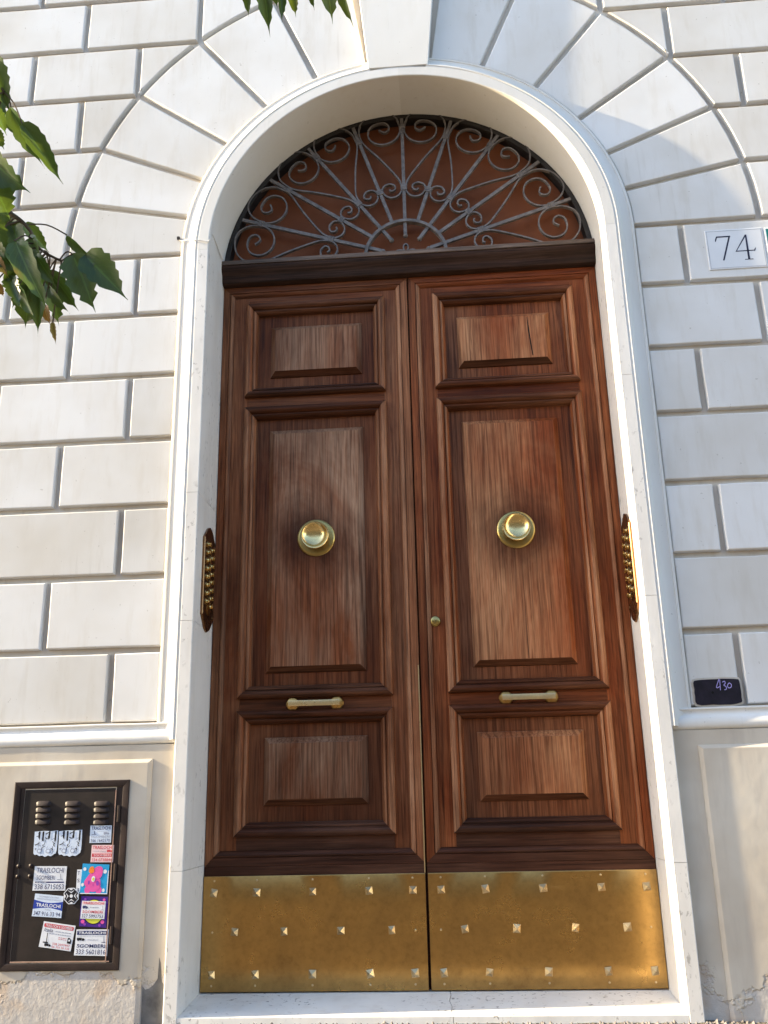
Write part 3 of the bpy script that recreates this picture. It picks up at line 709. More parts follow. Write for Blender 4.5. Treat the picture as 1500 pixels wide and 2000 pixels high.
# ------------------------------------------------------------------ lettering
def text_mesh(txt, shear=0.0, bold=0.0):
    cu = bpy.data.curves.new('t', 'FONT'); cu.body = txt; cu.resolution_u = 2; cu.offset = bold; cu.shear = shear
    o = bpy.data.objects.new('t', cu); C.objects.link(o)
    dg = bpy.context.evaluated_depsgraph_get(); me = bpy.data.meshes.new_from_object(o.evaluated_get(dg))
    vs = [(v.co.x, v.co.y) for v in me.vertices]; fs = [tuple(p.vertices) for p in me.polygons]
    bpy.data.objects.remove(o); bpy.data.curves.remove(cu); bpy.data.meshes.remove(me)
    xs = [v[0] for v in vs]; ys = [v[1] for v in vs]; x0, x1, y0, y1 = min(xs), max(xs), min(ys), max(ys)
    return [((x-x0)/(x1-x0), (y-y0)/(y1-y0)) for x, y in vs], fs
def strokes(paths, wd):       # pen strokes -> quads in 2D
    vs, fs = [], []
    for P in paths:
        P = [Vector(p) for p in spline(P, 4)]; k0 = len(vs)
        for i, p in enumerate(P):
            d = (P[min(i+1, len(P)-1)]-P[max(i-1, 0)]); d = d.normalized() if d.length > 1e-9 else Vector((1, 0)); nn = Vector((-d.y, d.x))*wd/2
            vs += [tuple(p+nn), tuple(p-nn)]
        fs += [(k0+2*i, k0+2*i+1, k0+2*i+3, k0+2*i+2) for i in range(len(P)-1)]
    return vs, fs

# ------------------------------------------------------------------ meter cabinet and its stickers
CY = -0.3845
def cabinet():
    x0, x1, z0, z1 = -2.112, -1.502, 0.172, 1.066
    t = empty('meter_cabinet', (-1.807, -0.38, z0), 'dark brown metal meter cabinet covered in stickers set in the wall foot', 'cabinet')
    fr = [(0, -0.37), (0, -0.3865), (0.003, -0.3885), (0.030, -0.3885), (0.034, -0.3865), (0.034, -0.37)]
    for o in mitre_frame('c', x0, x1, z0, z1, fr, 1, t, 'cabinet_frame', 'cabinet_frame', None, ('frame_bar', 'frame_bar'), 30): pass
    dx0, dx1, dz0, dz1 = x0+0.058, x1-0.072, z0+0.044, z1-0.040
    mb = MB(); prism(mb, [(dx0, dz0), (dx1, dz0), (dx1, dz1), (dx0, dz1)], [(0, -0.375), (0, CY+0.001), (0.001, CY)]); d = mb.build('cabinet_door', 'cabinet_paint', t)
    MB().box(x0+0.0345, dx0-0.002, -0.3835, -0.372, z0+0.0345, z1-0.0345).build('side_strip', 'cabinet_frame', t)
    MB().box(dx1+0.0055, x1-0.0345, -0.3835, -0.372, z0+0.0345, z1-0.0345).build('side_strip', 'cabinet_frame', t)
    MB().box(dx1+0.0005, dx1+0.0048, -0.3872, -0.375, dz0-0.004, dz1-0.01).build('lit_edge', 'lit_edge', t)  # strips paint in the light catching the right and bottom edges
    MB().box(dx0, dx1+0.02, -0.3872, -0.375, dz0-0.0055, dz0-0.0015).build('lit_edge', 'lit_edge', t)
    l0 = None
    cols = [(273, 385), (490, 605), (708, 825)]
    for (ca, cb) in cols:
        for q in range(4):
            cy = 352+q*46; a_ = onY(ca/3.847-q*0.8, 1480+cy/3.847, CY); b_ = onY(cb/3.847-q*0.8, 1480+cy/3.847, CY)
            xa, xb, z = a_.x, b_.x, a_.z
            h = 0.0185
            prof = [(CY+0.001, z+h), (CY-0.004, z+h*0.7), (CY-0.009, z+h*0.1), (CY-0.0100, z-h*0.35), (CY-0.007, z-h*0.38), (CY+0.001, z-h*0.2)]
            rg = []
            for xx, q_ in ((xa, 0.05), (xa+0.008, 0.75), (xa+0.016, 1), (xb-0.016, 1), (xb-0.008, 0.75), (xb, 0.05)):
                rg.append([(xx, CY+(y-CY)*q_, z+(zz-z)*(0.6+0.4*q_)) for y, zz in prof])
            MB().rings(rg).build('louvre', 'cabinet_frame', d, 50)
    for px, py in ((140, 815), (133, 893), (232, 812), (225, 890)):
        q = onY(px/3.847, 1480+py/3.847, -0.385); MB().lathe([(0.010, -0.005), (0.010, 0.004), (0.006, 0.008), (0.001, 0.009)], (q.x, -0.3835, q.z), n=12).build('bolt', 'cabinet_frame', t, 40)
    for z in (0.90, 0.62, 0.33): MB().tube([(x1-0.048, -0.3855, z-0.04), (x1-0.048, -0.3855, z+0.04)], 0.008, 8).build('hinge', 'cabinet_frame', t, 40)
cabinet()
STK = 0
def sticker(corn, paper, label, items, name='sticker', depth=0, group=None, outline=None):
    """corn: pixel corners TL TR BR BL in the cabinet crop; items: (shape, material)"""
    y = CY-0.0012-0.0012*depth
    q = [onY(px/3.847, 1480+py/3.847, y) for px, py in corn]
    def bl(u, v, dy=0.0):
        a_ = q[0].lerp(q[1], u); b_ = q[3].lerp(q[2], u); r = b_.lerp(a_, v); return (r.x, y-dy, r.z)
    ol = outline or [(0, 0), (1, 0), (1, 1), (0, 1)]
    mb = MB(); mb.rings([[(*bl(u, v, -0.0009),) for u, v in ol], [bl(u, v) for u, v in ol]])
    root = mb.build(name, paper)
    tag(root, label, 'sticker', group)
    bymat = {}
    for k_, (vs, fs, m, lay) in enumerate(items):
        mb = bymat.setdefault((m, lay), MB()); mb.add([bl(u, v, 0.0003+0.0003*lay) for u, v in vs], fs)
    for (m, lay), mb in bymat.items():
        q_ = mb.build('ink_lines' if 'sketch' in label else ('lettering' if len(mb.v) > 30 else 'print'), m, root, fix=False)
        if 'sketch' in label: q_['kind'] = 'stuff'
    return root
def tx(t_, u0, v0, u1, v1, m, lay=1, shear=0.0, bold=0.012):
    vs, fs = text_mesh(t_, shear, bold); return ([(u0+(u1-u0)*x, v0+(v1-v0)*y) for x, y in vs], fs, m, lay)
def rc(u0, v0, u1, v1, m, lay=0): return ([(u0, v0), (u1, v0), (u1, v1), (u0, v1)], [(0, 1, 2, 3)], m, lay)
def pl(pts, m, lay=0): return (pts, [tuple(range(len(pts)))], m, lay)
def blob(cu, cv, ru, rv, m, lay=0, n=20, wob=0.0):
    return pl([(cu+ru*(1+wob*math.sin(3*t_+cu*9))*math.cos(t_), cv+rv*(1+wob*math.cos(2*t_+cv*7))*math.sin(t_)) for t_ in [2*math.pi*i/n for i in range(n)]], m, lay)
def van(u, v, w_, h, m, lay=1): return [rc(u, v+h*.2, u+w_*.62, v+h, m, lay), pl([(u+w_*.66, v+h*.2), (u+w_, v+h*.2), (u+w_, v+h*.55), (u+w_*.86, v+h*.85), (u+w_*.66, v+h*.85)], m, lay),
                                  blob(u+w_*.2, v+h*.14, w_*.08, h*.14, m, lay+1, 8), blob(u+w_*.8, v+h*.14, w_*.08, h*.14, m, lay+1, 8)]
def lift(u, v, w_, h, m, lay=1): return [pl([(u, v), (u+w_, v), (u+w_, v+h*.12), (u+w_*.75, v+h*.14), (u+w_*.62, v+h), (u+w_*.5, v+h), (u+w_*.6, v+h*.14), (u, v+h*.1)], m, lay)]
def fake_line(u0, u1, v, h, m, seed):
    rr = random.Random(seed); out = []; u = u0
    while u < u1:
        w_ = rr.uniform(.03, .10); out.append(rc(u, v, min(u1, u+w_), v+h, m, 1)); u += w_+0.018
    return out
sticker([(680, 510), (840, 508), (833, 638), (672, 640)], 'paper_blue_tint', 'small pale blue removals sticker just under the louvres', [tx('TRASLOCHI', .05, .76, .95, .95, 'print_navy')]+lift(.08, .48, .22, .2, 'print_navy')+van(.64, .46, .26, .16, 'print_grey')+fake_line(.34, .9, .66, .02, 'print_grey', 1)+[tx('SGOMBERI', .06, .29, .94, .42, 'print_grey', bold=0), tx('366 1642570', .05, .04, .95, .23, 'print_navy', bold=0)])
sticker([(690, 655), (857, 655), (848, 785), (680, 785)], 'paper_pink', 'small pink and red removals sticker above the pink picture sticker', [tx('TRASLOCHI', .05, .76, .95, .95, 'print_red')]+fake_line(.06, .36, .63, .03, 'print_grey', 3)+[tx('Fabio', .42, .58, .66, .68, 'print_grey', bold=0)]+van(.70, .57, .24, .15, 'print_red')+[rc(.04, .31, .96, .50, 'print_red'), tx('SGOMBERI', .12, .34, .88, .47, 'paper_pink'), tx('334 0738844', .05, .05, .95, .23, 'print_red', bold=0.004)])
def sketch(seed):
    rr = random.Random(seed); it = []
    for i in range(34):
        u, v = rr.uniform(.05, .92), rr.uniform(.08, .95); a_ = rr.choice([1.4, 1.6, 0.5, 2.4, 1.5]); L = rr.uniform(.06, .20)
        P = [(u, v), (u+.5*L*math.cos(a_)+rr.uniform(-.04, .04), v+.5*L*math.sin(a_)), (u+L*math.cos(a_), v+L*math.sin(a_))]
        P = [(min(.96, max(.04, x)), min(.97, max(.05, y))) for x, y in P]
        vs, fs = strokes([P], rr.choice([.012, .02, .035])); it.append((vs, fs, rr.choice(['print_navy', 'print_grey', 'print_black', 'print_grey']), 1))
    for u in (.18, .34, .60, .86): it.append(pl([(u, .55+rr.uniform(0, .2)), (u+.07, .52+rr.uniform(0, .2)), (u+.09, .98), (u+.02, .98)], 'print_black', 2))
    for u in (.25, .62): it.append(blob(u, .2, .10, .09, 'print_grey', 2)); it.append(blob(u, .2, .07, .06, 'paper_blue_tint', 3))
    return it
OL = [(0.0, .12), (.05, .04), (.15, .06), (.25, .0), (.38, .02), (.5, -.03), (.62, .02), (.75, .0), (.85, .06), (.95, .12), (.98, .25), (1, .6), (1, 1), (.7, .98), (.4, 1), (0.02, .98), (.01, .5)]
for cor, lb in (([(258, 552), (437, 546), (427, 740), (249, 738)], 'black and white sketch sticker right above the sticker numbered 338 6715053'), ([(441, 548), (618, 541), (610, 738), (436, 738)], 'black and white sketch sticker between its twin and the small pale blue sticker')):
    sticker(cor, 'paper_blue_tint', lb, sketch(5), 'sticker', 0, 'pair of sketch stickers', OL)
sticker([(262, 815), (503, 815), (490, 998), (243, 998)], 'paper_white', 'white removals sticker with slim blue capitals and number 338 6715053', [tx('TRASLOCHI', .08, .73, .92, .94, 'print_navy', 1, .1, 0), tx('SGOMBERI', .09, .44, .66, .62, 'print_navy', 1, 0, 0)]+lift(.72, .44, .18, .24, 'print_grey')+[rc(.06, .315, .94, .37, 'print_navy')]+fake_line(.1, .4, .33, .025, 'paper_white', 8)+[tx('338 6715053', .06, .05, .95, .26, 'print_navy', bold=.004)])
sticker([(580, 840), (720, 838), (712, 1012), (570, 1012)], 'paper_white', 'white sticker mostly covered by the pink and blue picture sticker', [tx('T', .03, .76, .17, .93, 'print_navy', bold=0), tx('S', .04, .44, .16, .60, 'print_navy', 2, bold=0), tx('3', .04, .03, .16, .2, 'print_navy', 3, bold=0)])
bear = [blob(.27, .13, .11, .13, 'print_magenta', 0), blob(.68, .13, .11, .13, 'print_magenta', 0), blob(.45, .40, .30, .30, 'print_magenta', 1, 26, .12), blob(.60, .72, .19, .22, 'print_magenta', 2, 20, .1), blob(.36, .80, .10, .13, 'print_orange', 3, 14, .1),
        blob(.45, .50, .07, .10, 'paper_white', 4), blob(.45, .49, .035, .06, 'print_yellow', 5), blob(.62, .36, .05, .08, 'print_violet', 4), blob(.30, .38, .03, .07, 'print_violet', 6), blob(.86, .76, .07, .07, 'paper_white', 1), blob(.10, .82, .06, .06, 'paper_white', 1), blob(.07, .30, .05, .06, 'paper_white', 1), blob(.85, .13, .05, .06, 'paper_white', 1), rc(0, 0, 1, .03, 'paper_white', 1), rc(.97, .05, 1, .80, 'paper_white', 1)]
sticker([(622, 795), (822, 803), (805, 1025), (598, 1022)], 'print_cyan', 'square picture sticker with a pink and orange blot on sky blue', bear, 'sticker', 1)
oc = [(.5+.5*math.cos(math.radians(22.5+45*i))*1.04, .5+.5*math.sin(math.radians(22.5+45*i))*1.04) for i in range(8)]
def star():
    it = [([(.5+(x-.5)*.9, .5+(y-.5)*.9) for x, y in oc], [tuple(range(8))], 'print_black', 0)]
    for i in range(4):
        a_ = math.pi/2*i; R_ = lambda r, t_: (.5+r*math.cos(a_+t_), .5+r*math.sin(a_+t_))
        it.append(pl([R_(.42, -.55), R_(.30, -.28), R_(.25, 0), R_(.30, .28), R_(.42, .55), R_(.36, .5), R_(.22, .25), R_(.17, 0), R_(.22, -.25), R_(.36, -.5)], 'paper_white', 1))
        it.append(pl([R_(.43, -.3), R_(.34, 0), R_(.43, .3), R_(.45, 0)], 'paper_white', 1))
    it.append(blob(.5, .5, .11, .11, 'paper_white', 1, 8)); return it
sticker([(476, 978), (594, 974), (594, 1100), (478, 1104)], 'paper_white', 'black and white eight-sided star emblem sticker', star(), 'sticker', 2, None, oc)
def bow(v0, v1, dip, m, lay): return pl([(0, v0)]+[(i/10, v0+dip*math.sin(math.pi*i/10)) for i in range(1, 11)]+[(1-i/10, v1-dip*math.sin(math.pi*i/10)) for i in range(0, 11)], m, lay)
sticker([(265, 1020), (478, 1040), (460, 1205), (238, 1190)], 'paper_blue_tint', 'sticker with a curved dark blue band reading TRASLOCHI in white', [bow(.32, .74, .10, 'print_blue', 0), tx('TRASLOCHI', .09, .44, .93, .60, 'paper_white', 1, 0, .02), tx('SGOMBERO CANTINE', .16, .86, .84, .93, 'print_grey', bold=0), tx('APPARTAMENTI E NEGOZI', .08, .76, .92, .82, 'print_grey', bold=0), tx('TONI', .40, .29, .60, .36, 'print_grey', bold=0), tx('347 916 33 94', .05, .05, .95, .24, 'print_navy', bold=.004)])
sticker([(612, 1040), (812, 1045), (797, 1278), (594, 1266)], 'print_purple', 'dark purple poster sticker with a yellow disc and pink spots', [blob(.5, .5, .40, .42, 'print_black', 0, 28), blob(.5, .5, .37, .39, 'print_yellow', 1, 28)]+[blob(u, v, r, r*.9, m, 1) for u, v, r, m in ((.12, .16, .07, 'print_magenta'), (.85, .18, .07, 'print_magenta'), (.2, .08, .05, 'print_violet'), (.75, .07, .05, 'print_violet'), (.15, .9, .05, 'print_violet'), (.86, .9, .05, 'print_magenta'))], 'sticker', 0)
sticker([(617, 1075), (795, 1080), (783, 1212), (603, 1208)], 'paper_white', 'white sticker with red words and number 327 5992753 over a purple poster', [rc(.02, .80, .96, .97, 'paper_pink'), tx('TRASLOCHI', .05, .82, .94, .95, 'print_red')]+van(.05, .55, .22, .18, 'print_navy')+fake_line(.36, .72, .62, .05, 'print_grey', 4)+lift(.82, .5, .12, .25, 'print_grey')+[tx('SGOMBERI', .06, .31, .92, .47, 'print_red'), tx('327 5992753', .05, .06, .94, .25, 'print_navy', bold=.004)], 'sticker', 2)
rnd = [(.04+.05*math.cos(t_)*1, .86+.07*math.sin(t_)) for t_ in [math.pi/2+math.pi*i/6 for i in range(7)]]
cap = [(.07+.035*math.cos(math.pi/2+math.pi*i/6), .865+.075*math.sin(math.pi/2+math.pi*i/6)) for i in range(7)]+[(.93+.035*math.cos(-math.pi/2+math.pi*i/6), .865+.075*math.sin(-math.pi/2+math.pi*i/6)) for i in range(7)]
sticker([(330, 1228), (568, 1263), (530, 1455), (290, 1420)], 'paper_white', 'tilted white removals sticker with a rounded red banner', [pl(cap, 'print_red', 0), tx('TRASLOCHI & SGOMBERI', .08, .81, .92, .92, 'paper_white', bold=.01), tx('Italia', .06, .62, .34, .76, 'print_navy', 1, .3, 0)]+fake_line(.42, .92, .66, .03, 'print_grey', 5)+fake_line(.22, .92, .56, .03, 'print_grey', 6)+lift(.10, .18, .16, .40, 'print_black')+van(.16, .05, .20, .12, 'print_black')+fake_line(.55, .80, .45, .02, 'print_red', 7)+fake_line(.55, .80, .39, .02, 'print_red', 9)+[pl([(.84, .28), (.96, .28), (.96, .42), (.90, .50), (.84, .50)], 'print_black', 1), rc(.87, .37, .92, .44, 'paper_white', 2), tx('338 3097997', .40, .15, .94, .24, 'print_red', bold=0), tx('06 333 30 336', .40, .04, .94, .12, 'print_red', bold=0)], 'sticker', 0)
sticker([(575, 1290), (818, 1290), (803, 1490), (555, 1485)], 'paper_white', 'large white sticker with black TRASLOCHI bar and number 333 5601816', [rc(.03, .79, .95, .95, 'print_navy'), tx('TRASLOCHI', .07, .82, .91, .92, 'paper_white', bold=.02)]+fake_line(.05, .92, .735, .015, 'print_grey', 11)+van(.04, .55, .24, .13, 'print_black')+[tx('ANGELO', .36, .57, .70, .64, 'print_grey', bold=0)]+lift(.80, .50, .12, .22, 'print_navy')+[tx('SGOMBERI', .06, .30, .93, .44, 'print_navy', bold=.02), tx('333 5601816', .05, .05, .95, .24, 'print_navy', bold=.004)])

# ------------------------------------------------------------------ plates on the wall
def plates():
    y = -DW
    mb = MB(); x0, x1, z0, z1 = 1.792, 2.127, 3.866, 4.133
    prism(mb, [(x0, z0), (x1, z0), (x1, z1), (x0, z1)], [(0, y+0.005), (0, y-0.004), (0.003, y-0.006)])
    p = mb.build('house_number_plaque', 'marble_plaque'); tag(p, 'square white marble house number plaque reading 74', 'plaque')
    sx, sz = x1-x0, z1-z0
    def put(polys, name, m):
        mb = MB()
        for P in polys: mb.add([(x0+sx*u, y-0.0064, z0+sz*v) for u, v in P], [tuple(range(len(P)))])
        mb.build(name, m, p, fix=False)
    g = 0.012
    put([[(.02, .03), (.98, .03), (.98, .03+g), (.02, .03+g)], [(.02, .97-g), (.98, .97-g), (.98, .97), (.02, .97)], [(.02, .03), (.02+g, .03), (.02+g, .97), (.02, .97)], [(.98-g, .03), (.98, .03), (.98, .97), (.98-g, .97)]], 'incised_border', 'engraving')
    seven = [[(.165, .77), (.185, .77), (.20, .80), (.43, .80), (.43, .835), (.19, .835)], [(.165, .77), (.155, .70), (.170, .70), (.20, .80)], [(.395, .80), (.43, .82), (.275, .22), (.245, .22)]]
    four = [[(.685, .84), (.712, .84), (.715, .22), (.678, .22)], [(.685, .84), (.690, .79), (.505, .435), (.482, .42)], [(.482, .42), (.82, .42), (.82, .445), (.495, .445)], [(.80, .40), (.825, .43), (.845, .51), (.815, .47)], [(.62, .205), (.775, .205), (.765, .225), (.63, .225)]]
    put(seven+four, 'numerals', 'ink')
    mb = MB(); X0, X1, Z0_, Z1 = 2.138, 2.42, 3.955, 4.128
    prism(mb, [(X0, Z0_), (X1, Z0_), (X1, Z1), (X0, Z1)], [(0, y+0.003), (0, y-0.005), (0.002, y-0.006)])
    q = mb.build('street_sign', 'sign_white'); tag(q, 'small green sign with a white rim beside the house number', 'sign')
    mb = MB(); mb.add([(X0+.008, y-.0065, Z0_+.008), (X1-.008, y-.0065, Z0_+.008), (X1-.008, y-.0065, Z1-.008), (X0+.008, y-.0065, Z1-.008)], [(0, 1, 2, 3)]); mb.build('green_field', 'sign_green', q)
    # small black hatch
    cx0, cx1, cz0, cz1 = 1.412, 1.643, 1.364, 1.492; rr = random.Random(4); P = []
    for (ax, az), (bx, bz) in zip([(cx0, cz0), (cx1, cz0), (cx1, cz1), (cx0, cz1)], [(cx1, cz0), (cx1, cz1), (cx0, cz1), (cx0, cz0)]):
        for i in range(8):
            u = i/8; x = ax+(bx-ax)*u; z = az+(bz-az)*u
            if i == 0: x += (1 if x == cx0 else -1)*.006; z += (1 if z == cz0 else -1)*.006
            P.append((x+rr.uniform(-.002, .002), z+rr.uniform(-.002, .002)))
    mb = MB(); mb.rings([[(x, yy, z) for x, z in P] for yy in (y+0.004, y-0.007)]); h = mb.build('wall_hatch', 'hatch_black')
    tag(h, 'small black metal hatch with 430 scrawled in violet', 'hatch')
    mb = MB(); mb.rings([[(x, yy, z) for x, z in inset(P, d)] for d, yy in ((-.011, y+.002), (-.009, y-.0025), (-.002, y-.003))]); mb.build('mortar_rim', 'groove_plaster', h)
    four_ = [[(.30, .93), (.12, .55), (.32, .60)], [(.33, .90), (.30, .42)]]; three = [[(.44, .78), (.56, .82), (.58, .72), (.50, .64), (.60, .58), (.60, .46), (.50, .44)]]; zero = [[(.75, .72), (.68, .62), (.72, .52), (.84, .54), (.88, .66), (.80, .73), (.75, .72)]]
    vs, fs = strokes(four_+three+zero, .035); u0, u1, v0, v1 = 1.512, 1.612, 1.388, 1.500
    mb = MB(); mb.add([(u0+(u1-u0)*u, y-.0076, v0+(v1-v0)*v) for u, v in vs], fs); mb.build('scrawl', 'chalk', h, fix=False)
    MB().lathe([(0.006, 0), (0.0065, 0.0006), (0.001, 0.0008)], (1.502, y-.0071, 1.425), n=10).build('keyhole', 'dark_inside', h)
plates()
def cable():
    pts = [onY(347, 466, -0.346), onY(356, 471, -0.352), onY(366, 468, -0.380), onY(380, 469, -0.407), onY(396, 470, -0.407)]
    b = [(-1.1985, -0.404, pts[-1].z-0.006), (-1.193, -0.36, 4.32), (-1.190, -0.26, 4.315), (-1.188, -0.16, 4.30), (-1.186, -0.10, 4.302)]
    P = spline([Vector(p) for p in pts]+[Vector(p) for p in b], 5); mid = len(pts)*5-3
    t = MB().tube(P, 0.0032, 6).build('cable', 'wire_white', None, 50); tag(t, 'thin pale cable crossing the arch moulding to the transom end', 'cable')
    q = onY(349, 466, -0.346); MB().box(q.x-.008, q.x+.008, -0.358, -0.34, q.z-.008, q.z+.008).build('clip', 'near_black', t)
cable()

# ------------------------------------------------------------------ street tree hanging into the view
def leaf_mesh(name, lobes, mat, seed):
    rr = random.Random(seed); n = 14; L, R, Mv = [], [], []
    for i in range(n+1):
        t = i/n
        wdt = (math.sin(math.pi*min(1, t*1.02)**0.72)**0.9)*(1-t*0.25)*0.5 if 0 < t < 1 else 0.0
        if t > 0.78: wdt *= max(0.10, (1-t)/0.22)**0.8
        if i == n: wdt = 0
        tooth = (0.055 if i % 2 else -0.03)*(1 if 0.18 < t < 0.9 else 0)*lobes
        wl = max(0, wdt+tooth*rr.uniform(.6, 1.3)); wr = max(0, wdt+(-tooth if rr.random() < .3 else tooth)*rr.uniform(.6, 1.3))
        zc = -0.10*t*t+0.03*math.sin(t*5+seed)
        Mv.append((0.012*math.sin(t*4+seed), t, zc))
        L.append((-wl, t-0.02*(wl > 0), zc+0.28*wl+0.02*math.sin(t*9+seed))); R.append((wr, t-0.02*(wr > 0), zc+0.25*wr+0.02*math.cos(t*8+seed)))
    vs = []; uv = []
    for i in range(n+1):
        l, m, r = L[i], Mv[i], R[i]
        h = lambda p, q: tuple((a+b)/2 for a, b in zip(p, q))
        row = [l, h(l, m), m, h(m, r), r]; vs += row
        uv += [(-1 if i not in (0, n) else 0, i/n), (-.5, i/n), (0, i/n), (.5, i/n), (1, i/n)]
    fs = [(5*i+j, 5*i+j+1, 5*i+j+6, 5*i+j+5) for i in range(n) for j in range(4)]
    me = bpy.data.meshes.new(name); me.from_pydata(vs, [], fs); lay = me.uv_layers.new(name='UVMap')
    for p in me.polygons:
        for li in p.loop_indices: lay.data[li].uv = uv[me.loops[li].vertex_index]
    me.polygons.foreach_set('use_smooth', [True]*len(me.polygons)); me.materials.append(MATS[mat]); me.update(); return me
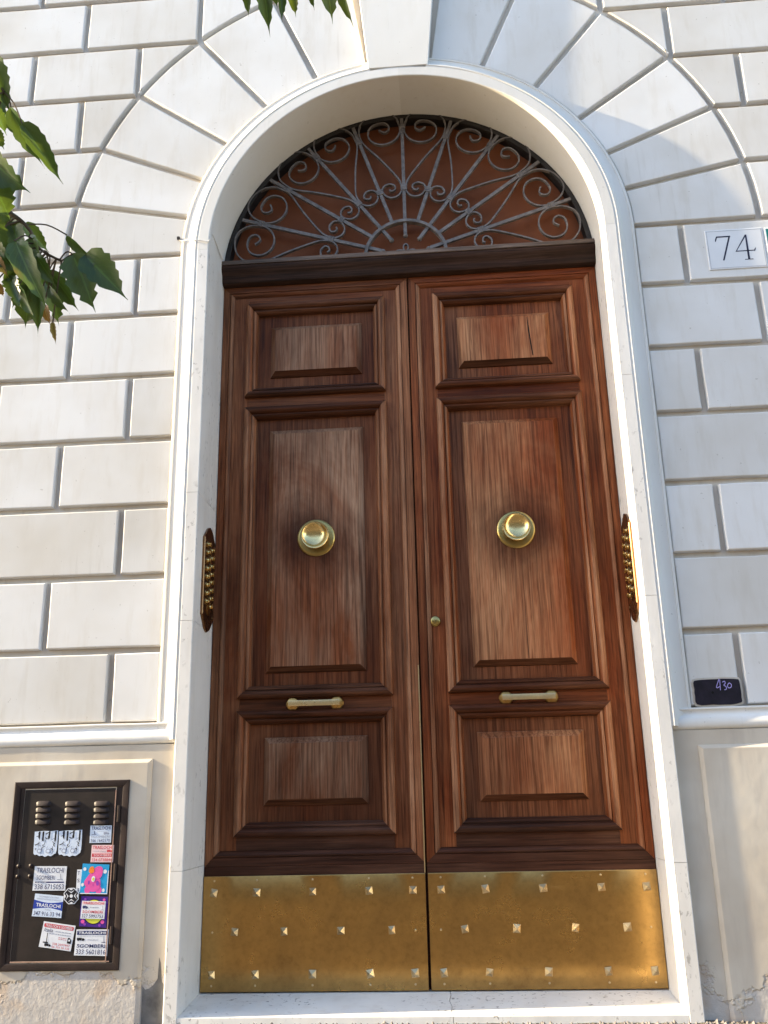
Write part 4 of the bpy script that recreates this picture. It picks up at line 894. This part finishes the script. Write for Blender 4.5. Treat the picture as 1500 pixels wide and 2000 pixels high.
def tree():
    tb = (-2.75, -3.75, -0.075)
    t = empty('street_tree', tb, 'street tree with toothed green leaves hanging on thin twigs before the wall', 'tree')
    tp = [Vector(tb), Vector((-2.72, -3.74, 0.8)), Vector((-2.66, -3.72, 1.8)), Vector((-2.62, -3.70, 2.9)), Vector((-2.66, -3.66, 4.2))]
    P = spline(tp, 5); MB().tube(P, [0.15-0.075*i/len(P) for i in range(len(P))], 14).build('trunk', 'bark', t, 60)
    A = lambda u, v, d: atD(u, v, d)
    dd = 1.9
    limbs = [([Vector((-2.63, -3.71, 2.5)), Vector((-2.1, -3.72, 2.95)), Vector((-1.5, -3.70, 2.95)), A(-190, 250, 1.95), A(-40, 385, 1.92), A(25, 420, 1.9), A(56, 447, 1.9), A(78, 486, 1.9), A(120, 510, 1.9)], 0.016, 0.0025),
             ([Vector((-2.62, -3.70, 2.9)), Vector((-1.9, -3.68, 3.5)), Vector((-1.1, -3.66, 3.55)), A(200, -420, 2.0), A(480, -210, 1.95), A(640, -130, 1.9)], 0.030, 0.004),
             ([Vector((-1.5, -3.70, 2.95)), A(-210, 120, 1.95), A(-60, 100, 1.93), A(8, 180, 1.9)], 0.012, 0.003),
             ([Vector((-2.64, -3.69, 3.4)), Vector((-2.2, -3.3, 4.0)), Vector((-1.6, -3.0, 4.4)), Vector((-1.1, -2.9, 4.4))], 0.028, 0.006),
             ([Vector((-2.64, -3.69, 3.2)), Vector((-3.1, -3.9, 3.9)), Vector((-3.6, -4.1, 4.4))], 0.028, 0.008)]
    LB = []
    for pts, r0, r1 in limbs:
        P = spline(pts, 7); LB.append(P); MB().tube(P, [r1+(r0-r1)*(1-i/(len(P)-1))**1.8 for i in range(len(P))], 8).build('branch', 'twig_bark', t, 60)
    meshes = {'g0': leaf_mesh('leaf', 1.0, 'leaf_green', 1), 'g1': leaf_mesh('leaf', 0.6, 'leaf_green', 2), 'g2': leaf_mesh('leaf', 1.4, 'leaf_green', 3), 'o': leaf_mesh('leaf', 0.9, 'leaf_olive', 4), 's': leaf_mesh('leaf', 0.7, 'leaf_spotted', 5), 'b': leaf_mesh('leaf', 1.0, 'leaf_brown', 6)}
    rr = random.Random(11)
    def put(base, tip, width, key, roll=0.0, facing=None):
        b, p = Vector(base), Vector(tip); ax = p-b; L = ax.length; y = ax.normalized()
        f = facing if facing is not None else (CAM-b).normalized()
        z = (f-y*f.dot(y)).normalized(); x = y.cross(z)
        z2 = z*math.cos(roll)+x*math.sin(roll); x2 = y.cross(z2)
        M = Matrix((x2*width*S, y*L*S, z2*L*S)).transposed().to_4x4(); M.translation = T(b)-WLOC[t]
        o = bpy.data.objects.new('leaf', meshes[key]); C.objects.link(o); o.parent = t; o.matrix_local = M; WLOC[o] = T(b)
        return o
    vis = [(-18, 108, 17, 220, 62, 'g0', .2), (-6, 186, 27, 274, 24, 'g1', .9), (22, 212, 79, 326, 42, 'g0', .4), (44, 243, 123, 353, 48, 'g1', -.3), (-12, 250, 8, 293, 32, 'o', .2), (-34, 303, 53, 375, 74, 'g2', .3), (-22, 340, 22, 430, 80, 'g2', -.2),
           (24, 430, 42, 505, 52, 'g0', .3), (44, 437, 99, 492, 40, 'g1', -.5), (20, 438, 8, 522, 44, 'g0', .5), (28, 470, 88, 598, 62, 's', .1), (58, 462, 84, 532, 46, 'g2', .6), (44, 505, 2, 557, 34, 'g1', .2), (-10, 498, 14, 541, 28, 'b', .3), (-8, 550, 8, 582, 20, 'b', .1),
           (58, 540, 24, 604, 50, 'g2', -.3), (58, 555, 47, 641, 66, 'g0', .2), (84, 560, 68, 652, 40, 'g0', .5), (96, 540, 117, 638, 46, 'g2', -.2), (96, 528, 151, 608, 48, 'g1', .3), (142, 496, 184, 606, 78, 'g2', .1), (168, 500, 244, 577, 78, 'g0', -.15), (131, 459, 186, 516, 26, 'g1', .7),
           (103, 630, 108, 671, 15, 'b', .2), (70, 520, 96, 590, 50, 's', -.3), (34, 560, 62, 620, 40, 'g1', .7), (86, 596, 96, 634, 26, 'b', .4), (6, 395, 30, 462, 40, 'g1', .5), (-30, 420, 18, 500, 56, 'g0', -.4), (-25, 150, 12, 240, 46, 'g1', -.5),
           (-20, 470, 30, 535, 50, 'g2', .4), (30, 500, 60, 575, 46, 'g1', -.6), (74, 500, 104, 560, 40, 'g0', .5), (16, 540, 40, 598, 36, 'g2', .1), (100, 560, 128, 612, 30, 'g0', .8), (-40, 360, 6, 420, 50, 'g1', .2), (-16, 210, 16, 262, 34, 'g0', -.6),
           (482, -30, 484, 31, 26, 'g1', .3), (512, -58, 525, 64, 46, 'g0', .1), (546, -40, 553, 38, 28, 'g1', -.3), (571, -34, 577, 34, 28, 'o', .2), (604, -34, 612, 21, 22, 'g1', .5), (634, -60, 650, 41, 52, 'o', -.1), (664, -40, 686, 51, 28, 'o', .6), (530, -50, 541, 20, 30, 'g0', .2)]
    rt = MB(); made = []
    for (u0, v0, u1, v1, wpx, key, roll) in vis:
        d0 = dd+rr.uniform(-.06, .06); d1 = d0+rr.uniform(-.05, .04)
        b, p = A(u0, v0, d0), A(u1, v1, d1); put(b, p, wpx/F*d0*0.86, key, roll); made.append(b)
    # leaf stalks run back to the closest limb
    allp = [q for P in LB[:3] for q in P]
    for b in made:
        q = min(allp, key=lambda p: (p-b).length+ (0.05 if p.z < b.z else 0)); m = (b+q)/2+Vector((0, 0, 0.012))
        MB().tube(spline([q, m, b], 4), 0.0016, 5).build('leaf_stalk', 'twig_bark', t, 60)
    # the rest of the crown, outside the photograph
    for i in range(230):
        P = LB[rr.choice([0, 1, 3, 3, 4, 4, 1])]; q0 = P[rr.randrange(len(P)//3, len(P))]; q = q0+Vector((rr.gauss(0, .10), rr.gauss(0, .10), rr.gauss(-.02, .07)))
        dv = (q-CAM); c = Vector((dv.dot(Rm.col[0]), dv.dot(Rm.col[1]), dv.dot(Rm.col[2])))
        if c.y > 0.1 and abs(c.x/c.y*F) < 830 and abs(c.z/c.y*F) < 1110: continue
        MB().tube(spline([q0, (q0+q)/2+Vector((0, 0, .02)), q], 3), 0.0018, 4).build('leaf_stalk', 'twig_bark', t)
        put(q, q+Vector((rr.gauss(0, .06), rr.gauss(0, .06), -rr.uniform(.08, .15))), rr.uniform(.05, .085), rr.choice(['g0', 'g1', 'g2', 'g0', 'o']), 0, Vector((rr.gauss(0, 1), rr.gauss(0, 1), .4)).normalized())
tree()
bpy.context.view_layer.update()
